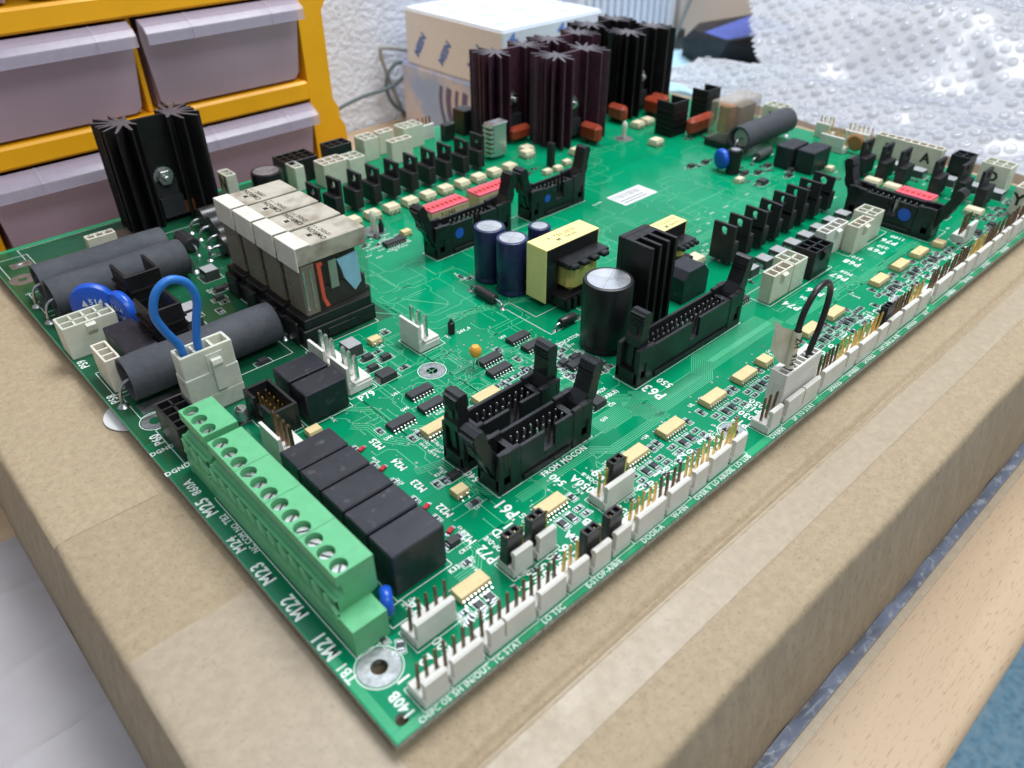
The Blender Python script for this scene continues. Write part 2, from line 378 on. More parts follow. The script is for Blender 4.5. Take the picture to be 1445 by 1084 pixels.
# crumpled pale wrapping paper on the desk, lower left
wrap = mat('grey_paper', (.37, .348, .362), .6, var=.08, vs=30, bump=.25, bs=400, c2=(.28, .255, .27), cut=(.5, .72), cs=16)
def pz(x, y):
    z = DESK+1.2
    for (a, b, c, d, h) in ((.10, 1, 150, 1.3, 1.4), (-.22, 1, 122, 1.0, 1.3), (-.05, 1, 90, 1.2, 1.6), (.16, 1, 62, 1.0, 1.3), (-.3, 1, 20, 1.2, 1.2), (.5, 1, 44, .9, .8), (-.15, 1, 172, 1.0, 1.1)):
        t = (a*(x+40)+b*y-c); z += .5*h*math.exp(-(t/d)**2)
    z += .45*math.sin(x*.06+.3*math.sin(y*.05))*math.sin(y*.043)+.25*math.sin(x*.21+y*.17)
    u = max(0, (x+56)/16.)
    return max(DESK+.3, z*1.0-u*.6)
o = obj('wrapping_paper', grid_mesh('wrapping_paper', lin(-230, -38.3, 110), lin(-90, 176, 170), pz, wrap, thick=.2))
tag(o, 'creased pale grey wrapping paper on the desk left of the carton', 'paper')

# round white label poking out under the board edge
o = obj('round_label', MB().cyl(5.6, 150.5, CT+.3, CT+.55, 9.2, 40).mesh('round_label', 'paper'))
tag(o, 'small round white label sticking out from under the board edge', 'label')

# ------------------------------------------------------------------ orange drawer cabinet
orange = mat('orange_plastic', (1.0, .47, .010), .38, var=.04, vs=60, rvar=.06, bump=.03, bs=700)
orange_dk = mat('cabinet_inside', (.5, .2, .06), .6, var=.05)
FY = 325.0
cab = empty('drawer_cabinet', (90, FY+60, DESK)); tag(cab, 'orange plastic parts cabinet standing behind the board', 'cabinet')
cl = (-90, -(FY+60), -DESK)
PITCH = 53.6
zb = [22.4+PITCH*k for k in range(-2, 4)]                              # underside of each cross bar
def cbox(name, *a, c=1.2, label=None): return obj(name, MB().box(*a, 0, c).mesh(name, orange), cab, cl, label=label)
def post_poly(x0, x1, sgn):
    # side panel seen from the front: waist and feet give its stepped outline
    xo = x1 if sgn > 0 else x0
    xi = x0 if sgn > 0 else x1
    s_ = sgn
    return [(xi, DESK), (xo+s_*2, DESK), (xo+s_*2, 3), (xo-s_*1, 9), (xo-s_*1, 15), (xo-s_*4, 20), (xo-s_*4, 66), (xo, 72), (xo, 150), (xo-s_*4, 156), (xo-s_*4, 235), (xi, 235)]
pb = MB(); pb.prism_xz(post_poly(179.7, 198, 1), FY-3, FY+118); obj('side_panel', pb.mesh('side_panel', orange), cab, cl)
pb = MB(); pb.prism_xz(post_poly(-88, -70, -1), FY-3, FY+118); obj('side_panel', pb.mesh('side_panel', orange), cab, cl)
obj('bolt', MB().rev([(2.2, FY+6), (2.2, FY+14)], (197, 0, 17), 'y', 12).mesh('bolt', 'black'), cab, cl)
for z in zb: cbox('cross_bar', -70, 179.7, FY-4, FY+110, z, z+10.2)
for z0, z1 in zip(zb[:-1], zb[1:]):
    if z0 < 80:
        for x in (12, 95.3): cbox('divider', x-1.2 if x > 50 else x-4, x+1.2, FY+1, FY+108, z0+10.3, z1-.1, c=.5)
    else:
        for x in (-30, 12, 54, 95.3, 137): cbox('divider', x-2, x+2, FY-2, FY+108, z0+10.3, z1-.1, c=.5)
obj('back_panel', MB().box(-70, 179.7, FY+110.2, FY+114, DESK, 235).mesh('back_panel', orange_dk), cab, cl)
drawerm = mat('drawer_plastic', (.58, .43, .51), .22, var=.12, vs=14, alpha=.72, rvar=.08, bump=.05, bs=100)
lipm = mat('drawer_lip', (.58, .53, .66), .18, var=.05, alpha=.42, rvar=.06)
def drawer(x0, x1, z0, z1, label, lean=3.5):
    d = empty('storage_drawer', ((x0+x1)/2, FY, z0)); tag(d, label, 'drawer', 'translucent drawers in the orange cabinet')
    w = (x1-x0)/2; h = z1-z0; b = MB()
    # front leans forward to the lip, corners rounded
    pts = [(-w+6, 1.5), (w-6, 1.5), (w-3, 4.5), (w-.3, h-10), (w-.3, h-1), (-w+.3, h-1), (-w+.3, h-10), (-w+3, 4.5)]
    yf = lambda z: -1.0-lean*z/h
    n = len(pts); v = [(x, yf(z), z) for x, z in pts]+[(x, yf(z)+1.5, z) for x, z in pts]
    b.add(v, [list(range(n)), list(range(n, 2*n))[::-1]]+[(k, (k+1) % n, n+(k+1) % n, n+k) for k in range(n)])
    obj('front_panel', b.mesh('front_panel', drawerm), d)
    bb = MB(); bb.box(-w+2.5, w-2.5, 2, 100, 1, 2.2); bb.box(-w+2.5, -w+3.7, 2, 100, 2.3, h-8); bb.box(w-3.7, w-2.5, 2, 100, 2.3, h-8); bb.box(-w+3.8, w-3.8, 98.5, 100, 2.3, h-8)
    obj('tray', bb.mesh('tray', drawerm), d)
    lp = [(yf(h)+1, h-.8), (-9.5, h-3.2), (-12, h-5.6), (-12.4, h-10.4), (-11.4, h-10.4), (-11.0, h-6.3), (-9, h-4.6), (yf(h)+1, h-2.2)]
    lb = MB(); lb.prism_yz(lp, -w+.6, w-.6); obj('lip', lb.mesh('lip', lipm), d)
    for xx in (-w*.45, w*.56):
        rb = MB(); rb.prism_yz([(lp[0][0], h-.55), (-9.6, h-2.95), (-12.4, h-5.5), (-12.8, h-10.4), (-12.5, h-10.4), (-12.1, h-5.7), (-9.5, h-3.3), (lp[0][0], h-.9)], xx-.35, xx+.35)
        obj('rib', rb.mesh('rib', lipm), d)
    return d
R1, R2, R0 = zb[2]+10.4, zb[1]+10.4, zb[3]+10.4
drawer(13.5, 93.6, R1, zb[3]-.4, 'empty translucent drawer, middle row, left of the orange divider')
drawer(97.2, 179.2, R1, zb[3]-.4, 'translucent drawer holding two metal rings, above the black heatsink')
drawer(13.5, 93.6, R2, zb[2]-.4, 'translucent bottom drawer left of the black heatsink with a pale pink thing inside')
drawer(97.2, 179.2, R2, zb[2]-.4, 'translucent bottom drawer right of the black heatsink')
drawer(-69.5, 7.5, R2, zb[2]-.4, 'translucent bottom drawer at the left picture edge')
drawer(-69.5, 7.5, R1, zb[3]-.4, 'translucent middle drawer at the left picture edge')
drawer(14.5, 51.5, R0, zb[4]-.4, 'small translucent drawer at the top left picture corner')
drawer(56.5, 92.9, R0, zb[4]-.4, 'second small translucent drawer along the top picture edge')
for (x, y, z, r, ax) in ((118, 18, 8.5, 4.6, 0), (127, 26, 7.8, 4.2, .5)):
    b = MB(); b.rev([(r, -1), (r, 1), (r*.5, 1), (r*.5, -1), (r, -1)], (0, 0, 0), 'y', 24, cap=False)
    o = obj('metal_ring', b.mesh('metal_ring', 'silverpin'), None, (x, FY+y-14, R1+2.4+r), rot=(0, 0, ax))
    tag(o, 'larger metal ring standing in the middle right drawer' if r > 4.4 else 'smaller metal ring behind the larger one in the drawer', 'ring')
pink = mat('pink_cloth', (.70, .47, .43), .8, var=.1, vs=80)
b = MB(); random.seed(3)
for _ in range(9):
    r = random.uniform(5, 8); x, y, z = random.uniform(-10, 10), random.uniform(-3, 3), random.uniform(r*.7, 14)
    b.rev([(r*math.sin(a)+.01, r*math.cos(a)) for a in lin(0, math.pi, 9)], (x, y, z), 'z', 12, cap=False)
o = obj('pink_rag', b.mesh('pink_rag', pink), None, (70, FY+14, R2+2.3)); tag(o, 'crumpled pale pink rag inside the bottom left drawer', 'rag')

# ------------------------------------------------------------------ boxes and devices along the wall
whitebox = mat('white_carton', (.70, .77, .88), .6, var=.03, rvar=.05)
bluebox = mat('glossy_carton', (.34, .50, .86), .3, var=.15, vs=22, c2=(.62, .62, .72), cut=(.45, .6), cs=30)
printm = mat('blue_print', (.10, .22, .66), .6); printm2 = mat('pale_blue_print', (.30, .42, .75), .6)
def carton_box(label, x0, x1, y0, y1, z0, z1, m, name='white_box'):
    e = empty(name, (x0, y0, z0)); tag(e, label, 'box')
    obj('carton_body', MB().box(0, x1-x0, 0, y1-y0, 0, z1-z0, 0, 1.0).mesh('carton_body', m), e)
    obj('lid_flap', MB().box(.6, x1-x0-.6, .6, y1-y0-.6, z1-z0+.05, z1-z0+.6, 0, .2).mesh('lid_flap', m), e); return e
lb_ = carton_box('glossy grey lower box with dark printed curves beside the wall', 320.7, 425, 322, 432, DESK, -2, bluebox, 'glossy_box')
for k in range(5):
    b = MB(); b.tube([(-.15, 20+k*9+8*math.sin(t*2.2), 6+34*t) for t in lin(0, 1, 12)], 2.0+1.2*(k % 2), 6); b.v = [(x*.12-.1, y, z) for x, y, z in b.v]; obj('printed_curve', b.mesh('printed_curve', mat('purple_print%d' % k, (.12, .12, .25), .5)), lb_)
ub = carton_box('white box with repeated blue wordmark on top of the glossy box', 321.5, 418, 319.5, 425, -1.2, 36.4, whitebox)
def letter_on(txt, loc, rot, size, parent, m):
    me = text_mesh(txt, size, .09); me.materials.clear(); me.materials.append(m); return obj('printed_wordmark', me, parent, loc, rot=rot)
def face_rot(nrm, ang):
    Z = Vector(nrm); up = Vector((0, 0, 1)) if abs(Z.z) < .9 else Vector((0, 1, 0))
    X = up.cross(Z).normalized(); Y = Z.cross(X); M = Matrix((X, Y, Z)).transposed()
    return (M @ Matrix.Rotation(math.radians(ang), 3, 'Z')).to_euler()
for y, z, t in ((28, 17, 'MEIN'), (60, 14, 'MEIN'), (88, 15, 'MEIN')): letter_on(t, (-.12, y, z), face_rot((-1, 0, 0), 55), 5.6, ub, printm)
for x, z in ((14, 25), (34, 20), (60, 25), (82, 20)): letter_on('MEIN', (x, -.12, z), face_rot((0, -1, 0), -50), 6.5, ub, printm)
for i in range(3):
    for j in range(4): letter_on('MEIN  M', (16+i*30+(j % 2)*12, 14+j*25, 38.3), face_rot((0, 0, 1), -28), 3.4, ub, printm2)

def curve_tube(pts, r, seg=10):
    P = [Vector(p) for p in pts]; out = []
    for i in range(len(P)-1):
        p0, p1, p2, p3 = P[max(i-1, 0)], P[i], P[i+1], P[min(i+2, len(P)-1)]
        for k in range(seg):
            t = k/seg; out.append(.5*((2*p1)+(p2-p0)*t+(2*p0-5*p1+4*p2-p3)*t*t+(3*p1-p0-3*p2+p3)*t**3))
    return out+[P[-1]]
cabm = mat('grey_cable', (.10, .14, .15), .5)
cabm2 = mat('light_cable', (.30, .31, .29), .5)
b = MB(); b.tube(curve_tube([(225, 446, -49), (250, 444, -36), (268, 442, -28), (288, 440, -23), (311, 438, -20.5), (325, 437, -15), (331, 437, -8), (322, 438, -4), (313, 439, -10), (311, 440, -22), (316, 440, -34), (330, 441, -46)], 1.3), 1.5, 8)
o = obj('cable', b.mesh('cable', cabm)); tag(o, 'dark grey cable looping against the white wall', 'cable')
b = MB(); b.tube(curve_tube([(345, 436, 1), (330, 441, 4), (316, 443, 7), (311, 444, 5), (316, 444, -15), (322, 444, -30), (328, 444, -48)], 1.3), 1.6, 8)
o = obj('cable', b.mesh('cable2', cabm2)); tag(o, 'pale grey cable hanging beside the white boxes', 'cable')

psu = empty('power_unit', (505, 418, DESK)); tag(psu, 'white slotted power unit behind the black heatsinks', 'power unit')
obj('housing', MB().box(0, 140, 4, 30, 0, 95, 0, 2).mesh('housing', whitebox), psu)
fin = cached('psufin', lambda: MB().box(-2.4, 2.4, 0, 3.8, 30, 92, 0, 1).mesh('fin', whitebox))
for k in range(13): obj('fin', fin, psu, (10+k*9.6, 0, 0))
obj('base_plinth', MB().box(-6, 146, -6, 3.9, 0, 26, 0, 1).mesh('base_plinth', 'greyside'), psu)
creamm = mat('cream_card', (.62, .57, .53), .65, var=.03)
o = obj('cream_box', MB().box(0, 190, 0, 26, 0, 150, 0, 2.5).mesh('cream_box', creamm), None, (652, 420, DESK)); tag(o, 'tall cream box leaning by the wall behind the heatsinks', 'box')
b = MB(); b.tube(curve_tube([(610, 400, -40), (640, 405, 0), (672, 408, 35), (720, 408, 80)], 1), 1.6, 8)
o = obj('cable', b.mesh('cable3', cabm)); tag(o, 'thin dark cable in front of the cream box', 'cable')
towel = mat('light_blue_cloth', (.42, .66, .78), .9, var=.06, vs=60, bump=.5, bs=300)
o = obj('blue_cloth', grid_mesh('blue_cloth', lin(0, 150, 40), lin(0, 115, 30), lambda x, y: 10+3*math.sin(x*.08)+2*math.sin(y*.13+x*.03), towel, thick=9.9), None, (520, 300, DESK))
tag(o, 'light blue folded cloth behind the right end of the board', 'cloth')
mon = empty('screen_case', (607, 350, DESK)); tag(mon, 'black wedge shaped case with a blue top beside the bubble wrap', 'case')
cv = [(607, 350, DESK+1), (602, 379, -20), (605, 372, -12), (592, 324, -12), (690, 300, -12), (700, 372, -12), (690, 310, DESK+1), (700, 385, DESK+1), (612, 385, DESK+1), (640, 390, -14)]
bmc = bmesh.new(); [bmc.verts.new(((x-607)*S, (y-350)*S, (z-DESK)*S)) for x, y, z in cv]; bmesh.ops.convex_hull(bmc, input=bmc.verts)
me = bpy.data.meshes.new('case_body'); bmc.to_mesh(me); bmc.free(); me.materials.append(MT['blackmat']); obj('case_body', me, mon)
b = MB(); b.add([(-4, 8, 38.3), (-13, -22, 38.3), (78, -44, 38.3), (86, 18, 38.3)], [(0, 1, 2, 3)]); obj('top_panel', b.mesh('top_panel', mat('blue_panel', (.06, .11, .50), .3)), mon)

# ------------------------------------------------------------------ bubble wrap heaped at the right
def wz(x, y):
    t = x-432-.10*(y-60)*(1 if y > 60 else .3)
    def sm(a, b_, q): q = max(0, min(1, (q-a)/(b_-a))); return q*q*(3-2*q)
    z = -3+9*sm(0, 25, t)-4*sm(20, 55, t)+40*sm(50, 118, t)+26*sm(110, 300, t)
    z += 3.2*math.sin(x*.055+y*.021)*sm(30, 90, t)+2.4*math.sin(y*.047-x*.02)*sm(10, 70, t)+1.2*math.sin(x*.13+y*.09)
    z += 2.6*abs(math.sin(x*.045+1.4*math.sin(y*.036)))**6*sm(20, 60, t)+1.6*abs(math.sin(y*.05+x*.033))**8
    return z
wrapm = bpy.data.materials.new('bubble_film'); wrapm.use_nodes = True
nt = wrapm.node_tree; N = nt.nodes; L = nt.links; N.clear()
out = N.new('ShaderNodeOutputMaterial'); tr = N.new('ShaderNodeBsdfTransparent'); tr.inputs[0].default_value = (.93, .95, .98, 1)
gl = N.new('ShaderNodeBsdfGlossy'); gl.inputs['Roughness'].default_value = .14; gl.inputs[0].default_value = (1, 1, 1, 1)
df = N.new('ShaderNodeBsdfTranslucent'); df.inputs[0].default_value = (.78, .82, .90, 1); d2 = N.new('ShaderNodeBsdfDiffuse'); d2.inputs[0].default_value = (.70, .74, .81, 1)
ad = N.new('ShaderNodeMixShader'); ad.inputs[0].default_value = .4; L.new(d2.outputs[0], ad.inputs[1]); L.new(df.outputs[0], ad.inputs[2])
m1 = N.new('ShaderNodeMixShader'); m1.inputs[0].default_value = .80; L.new(tr.outputs[0], m1.inputs[1]); L.new(ad.outputs[0], m1.inputs[2])
fr = N.new('ShaderNodeFresnel'); fr.inputs[0].default_value = 1.33; m2 = N.new('ShaderNodeMixShader'); L.new(fr.outputs[0], m2.inputs[0]); L.new(m1.outputs[0], m2.inputs[1]); L.new(gl.outputs[0], m2.inputs[2])
tcn = N.new('ShaderNodeTexCoord'); nz = N.new('ShaderNodeTexNoise'); nz.inputs['Scale'].default_value = 260; bp = N.new('ShaderNodeBump'); bp.inputs['Strength'].default_value = .25; bp.inputs['Distance'].default_value = .001
L.new(tcn.outputs['Object'], nz.inputs['Vector']); L.new(nz.outputs[0], bp.inputs['Height'])
for s_ in (gl, d2): L.new(bp.outputs[0], s_.inputs['Normal'])
L.new(m2.outputs[0], out.inputs[0])
bubm = mat('bubble_dome', (.46, .49, .56), .06, var=.1, alpha=.34, rvar=.04, spec=.75, ior=1.5)
def inside(x, y):
    t = x-432
    return y < 262+(40 if t < 40 else 0)-max(0, 46-abs(t-46))*.9*(1 if t < 92 else 0)+max(0, t-90)*.75 and y < 330
wr = empty('bubble_wrap', (600, 100, DESK)); tag(wr, 'heaped sheet of clear bubble wrap behind the right end of the board', 'bubble wrap')
wl = (-600, -100, -DESK)
xs, ys = lin(421, 900, 140), lin(-140, 330, 130); b = MB(); idx = {}
for j, y in enumerate(ys):
    for i, x in enumerate(xs): idx[i, j] = len(b.v); b.v.append((x, y, wz(x, y)))
for j in range(len(ys)-1):
    for i in range(len(xs)-1):
        if inside(xs[i], ys[j]): b.f.append([idx[i, j], idx[i+1, j], idx[i+1, j+1], idx[i, j+1]]); b.m.append(0); b.s.append(True)
obj('sheet', b.mesh('sheet', wrapm), wr, wl)
b = MB(); random.seed(11); PT = 8.4
prof = [(3.65, 0), (3.5, 1.1), (3.0, 1.9), (1.8, 2.3), (.01, 2.4)]
y = -138; row = 0
while y < 330:
    x = 424+(row % 2)*PT/2
    while x < 760:
        if inside(x, y) and random.random() > .05:
            k = random.uniform(.78, 1.06); ox, oy = random.uniform(-.7, .7), random.uniform(-.7, .7)
            e = 1.; nrm = Vector((-(wz(x+e, y)-wz(x-e, y))/(2*e), -(wz(x, y+e)-wz(x, y-e))/(2*e), 1)).normalized()
            tx = Vector((1, 0, 0)); tx = (tx-nrm*tx.dot(nrm)).normalized(); ty = nrm.cross(tx); p = Vector((x+ox, y+oy, wz(x, y)+.1)); v = []; f = []; n = 10
            sq = random.uniform(.3, 1.1)
            for r, h in prof: v += [p+(tx*math.cos(2*math.pi*q/n)+ty*math.sin(2*math.pi*q/n))*r*k+nrm*h*k*sq*(1+.12*math.sin(q*2+x)) for q in range(n)]
            for i in range(len(prof)-1):
                for q in range(n): f.append((i*n+q, i*n+(q+1) % n, (i+1)*n+(q+1) % n, (i+1)*n+q))
            b.add(v, f, 0, True)
        x += PT
    y += PT*.866; row += 1
obj('bubbles', b.mesh('bubbles', bubm, fix=False), wr, wl, kind='stuff')

# ------------------------------------------------------------------ the circuit board
board = empty('circuit_board', (0, 0, -1.6)); tag(board, 'large green circuit board crowded with relays, connectors and heatsinks', 'circuit board')
BP = (0, 0, 1.6)                                                     # board parts are laid out with z = 0 on the top face
BW, BH = 397.0, 293.0
HOLES = [(7.9, 17.3, 2.0), (4.2, 4.0, 1.5), (7.6, 135.7, 1.9), (86.5, 98.0, 1.9), (133.1, 10.7, 1.8), (245.7, 11.0, 1.8), (260.1, 12.8, 1.2), (5.9, 260.4, 1.6), (134.8, 200.8, 1.4), (308.4, 202.9, 1.4)]
def panel():
    cu = bpy.data.curves.new('p', 'CURVE'); cu.dimensions = '2D'; cu.fill_mode = 'BOTH'; cu.extrude = .8*S
    def sp(pts):
        s_ = cu.splines.new('POLY'); s_.points.add(len(pts)-1); s_.use_cyclic_u = True
        for p, q in zip(s_.points, pts): p.co = (q[0]*S, q[1]*S, 0, 1)
    sp([(0, 0), (BW, 0), (BW, BH), (0, BH)])
    for x, y, r in HOLES: sp([(x+r*math.cos(2*math.pi*k/24), y+r*math.sin(2*math.pi*k/24)) for k in range(24)])
    o = bpy.data.objects.new('p', cu); col.objects.link(o); dg = bpy.context.evaluated_depsgraph_get()
    me = bpy.data.meshes.new_from_object(o.evaluated_get(dg)); bpy.data.objects.remove(o); me.materials.clear()
    me.materials.append(MT['mask']); me.materials.append(MT['edge'])
    for p in me.polygons: p.material_index = 0 if abs(p.normal.z) > .5 else 1; p.use_smooth = False
    return me
obj('board_panel', panel(), board, (0, 0, .8))
def part(name, me, loc=(0, 0, 0), rz=0., rot=None, label=None, kind=None):
    return obj(name, me, board, (loc[0], loc[1], loc[2]+1.6), rz, rot, label, kind)

# copper areas and traces under the mask, vias, screen print
ZP, ZT, ZS = .018, .035, .05
b = MB()
for x0, x1, y0, y1 in ((.4, 396, .3, 2.6), (.4, 2.6, 2.7, 26), (3.2, 394, 290.6, 292.6)): b.flat([(x0, y0), (x1, y0), (x1, y1), (x0, y1)], ZP)
part('copper_border', b.mesh('copper_border', 'copper_mask', fix=False), kind='stuff')
b = MB()
for poly in ([(100, 118), (132, 118), (132, 150), (150, 168), (240, 168), (240, 200), (100, 200)], [(168, 78), (205, 95), (205, 160), (168, 160), (150, 142), (150, 118), (168, 118)],
             [(245, 95), (330, 95), (330, 175), (262, 175), (245, 160)], [(212, 30), (300, 30), (300, 42), (212, 42)], 
             [(40, 52), (56, 52), (56, 66), (40, 66)], [(245, 205), (320, 205), (320, 232), (245, 232)]):
    b.flat(poly, ZP-.006)
part('copper_area', b.mesh('copper_area', 'pour', fix=False), kind='stuff')
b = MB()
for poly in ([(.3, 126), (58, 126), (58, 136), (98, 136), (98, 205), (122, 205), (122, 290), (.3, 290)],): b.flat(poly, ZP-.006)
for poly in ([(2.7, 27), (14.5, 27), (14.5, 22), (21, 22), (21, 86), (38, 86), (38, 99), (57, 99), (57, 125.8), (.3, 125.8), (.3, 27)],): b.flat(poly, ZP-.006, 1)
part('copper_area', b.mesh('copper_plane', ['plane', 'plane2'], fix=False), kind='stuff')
b = MB()
def bundle(path, n, pitch, w=.28, side=(1, 0)):
    """n parallel traces that follow path, spread sideways"""
    P = [Vector(p) for p in path]
    for k in range(n):
        off = (k-(n-1)/2)*pitch; Q = []
        for i, p in enumerate(P):
            d1 = (P[i]-P[i-1]).normalized() if i else (P[1]-P[0]).normalized()
            d2 = (P[i+1]-P[i]).normalized() if i < len(P)-1 else d1
            nn = (Vector((-d1.y, d1.x))+Vector((-d2.y, d2.x))); nn = nn.normalized(); kk = 1/max(.5, nn.dot(Vector((-d1.y, d1.x)))); q = p+nn*off*kk; Q.append((q.x, q.y))
        b.strip(Q, w, ZT)
bundle([(104, 40), (118, 40), (124, 34), (150, 34), (158, 40), (196, 40)], 12, .62)
bundle([(112, 62), (112, 52), (122, 42), (122, 30)], 10, .7)
bundle([(124, 44), (132, 36), (180, 36), (200, 36)], 8, .6)
bundle([(66, 34), (96, 34), (100, 30), (126, 30)], 5, .7)
bundle([(50, 92), (54, 88), (54, 80), (58, 74), (70, 74)], 4, .9)
bundle([(52, 102), (60, 94), (60, 82), (66, 76)], 3, .9, .4)
bundle([(112, 121), (140, 112), (150, 104)], 5, .8, .3)
bundle([(52, 62), (60, 60), (60, 44), (64, 40)], 4, .8)
bundle([(90, 92), (110, 92), (116, 88)], 4, .8)
bundle([(90, 104), (96, 104), (96, 92), (92, 86), (78, 86)], 2, 1.0, .4)
bundle([(36, 24), (42, 24), (46, 28), (46, 36)], 4, .8)
bundle([(200, 32), (240, 32), (252, 30), (300, 30)], 5, .7)
bundle([(225, 30), (232, 36), (248, 36), (252, 32)], 3, .8, .35)
bundle([(216, 96), (280, 96)], 6, .8); bundle([(150, 160), (190, 150), (210, 130)], 4, 1., .3)
random.seed(77)
def wander(x0, x1, y0, y1, n):                                       # single traces with 45 degree jogs, each ending in a via
    for _ in range(n):
        x, y = random.uniform(x0, x1), random.uniform(y0, y1); P = [(x, y)]; d = random.choice(((1, 0), (0, 1), (-1, 0), (0, -1)))
        for k in range(random.randint(2, 4)):
            ln = random.uniform(3, 14); x += d[0]*ln; y += d[1]*ln; P.append((x, y))
            e_ = (d[1], d[0]) if random.random() < .5 else (-d[1], -d[0]); q = random.uniform(1.5, 4)
            x += (d[0]+e_[0])*q*.7; y += (d[1]+e_[1])*q*.7; P.append((x, y))
            d = random.choice((d, e_))
        P = [(min(max(u, x0), x1), min(max(w, y0), y1)) for u, w in P]
        Q = [P[0]]
        for p in P[1:]:
            if (Vector(p)-Vector(Q[-1])).length > .4: Q.append(p)
        if len(Q) > 1: b.strip(Q, .3, ZT); EXTRA.append(Q[0]); EXTRA.append(Q[-1])
EXTRA = []
for z_ in ((48, 60, 30, 100, 16), (62, 100, 62, 102, 26), (90, 130, 48, 112, 40), (60, 130, 24, 38, 16), (100, 140, 100, 150, 18), (100, 140, 150, 205, 16), (150, 205, 92, 160, 20), (205, 300, 84, 150, 44), (205, 310, 28, 42, 26), (300, 345, 90, 180, 24), (240, 310, 160, 210, 14), (60, 96, 104, 134, 14)): wander(*z_)
for a_, c_ in (((88, 150), (104, 130)), ((112, 170), (112, 150)), ((250, 120), (290, 120)), ((20, 240), (48, 240)), ((70, 226), (86, 226)), ((24, 100), (40, 100)), ((106, 146), (118, 128))): bundle([a_, c_], 1, 1, .5)
part('copper_traces', b.mesh('copper_traces', 'trace', fix=False), kind='stuff')
b = MB()
VIA = [(95.7,130.4),(95.9,128.8),(97.4,134.4),(98.8,138.6),(101,143.1),(113.9,120.9),(113.1,118.6),(111.4,118.4),(117,120.8),(102.1,108.6),(97.6,103.4),(104.2,104.7),(104.4,102.6),(118.9,105.2),(116.6,103.4),(95.7,99.2),(96.7,97.6),(98.2,96.8),(77,95.7),(75.7,96.3),(71.2,98.4),(73.3,97),(63.6,86.5),(61.7,92.8),(59.5,96.3),(56.4,95.7),(51.2,94.7),(52.7,91.4),(52.7,98.2),(68.6,96.1),(69,93.1),(112.7,150.2),(118.2,128.3)]
random.seed(21)
for cx_, cy_, rx, ry, n in ((120, 80, 9, 9, 40), (104, 96, 10, 8, 26), (60, 70, 8, 8, 18), (90, 72, 8, 5, 24), (108, 52, 4, 6, 14), (30, 205, 18, 20, 16), (130, 190, 9, 8, 30), (285, 110, 40, 14, 40), (260, 37, 40, 4, 18), (310, 130, 25, 15, 30), (345, 100, 25, 10, 20), (190, 120, 25, 40, 30), (70, 28, 20, 6, 20), (160, 28, 50, 3, 30)):
    for _ in range(n): VIA.append((cx_+random.uniform(-rx, rx), cy_+random.uniform(-ry, ry)))
for x, y in EXTRA: b.disc(x, y, ZS, .24, 8)
for x, y in VIA: b.disc(x, y, ZS, random.choice((.24, .3, .42)), 10)
part('via_dots', b.mesh('via_dots', 'tin', fix=False), kind='stuff')
def mount_ring(x, y, r0, r1):
    bb = MB(); bb.ring(0, 0, .045, r0, r1, 40)
    o = part('mounting_ring', cached(('ring', r0, r1), lambda: bb.mesh('mounting_ring', 'tin', fix=False)), (x, y, 0))
    obj('screen_circle', cached(('ringl', r1), lambda: MB().ring(0, 0, .046, r1+.35, r1+.6, 40).mesh('screen_circle', 'silk', fix=False)), o)
    obj('barrel', cached(('barrel', r0), lambda: MB().rev([(r0, -1.55), (r0, .04)], (0, 0, 0), 'z', 24, cap=False).mesh('barrel', 'tin', fix=False)), o)
for (x, y, r), R_ in zip(HOLES[:1]+HOLES[2:6], (5.0, 4.2, 4.3, 4.0, 4.0)): mount_ring(x, y, r, R_)
part('mounting_ring', MB().ring(0, 0, .05, 1.6, 5.0, 36).mesh('mounting_ring_bare', 'copperfilm', fix=False), (5.9, 260.4, 0))
for x, y in ((134.8, 200.8), (308.4, 202.9)):
    o = part('board_stud', cached('stud', lambda: MB().rev([(1.3, -4.7), (1.3, 4.5), (1.6, 5.5), (1.5, 8.5), (.6, 9.8), (.01, 9.9)], (0, 0, 0), 'z', 14).mesh('board_stud', 'natural')), (x, y, 0))
    obj('stud_ring', cached('studr', lambda: MB().ring(0, 0, .05, 1.4, 5.2, 32).mesh('stud_ring', 'tin', fix=False)), o)
foot = cached('foot', lambda: MB().rev([(2.6, -4.65), (2.6, -1.65)], (0, 0, 0), 'z', 16).mesh('foot', 'natural'))
for x, y in ((12, 24), (180, 60), (380, 12), (380, 280), (20, 280), (200, 280), (90, 160)): part('foot', foot, (x, y, 0))

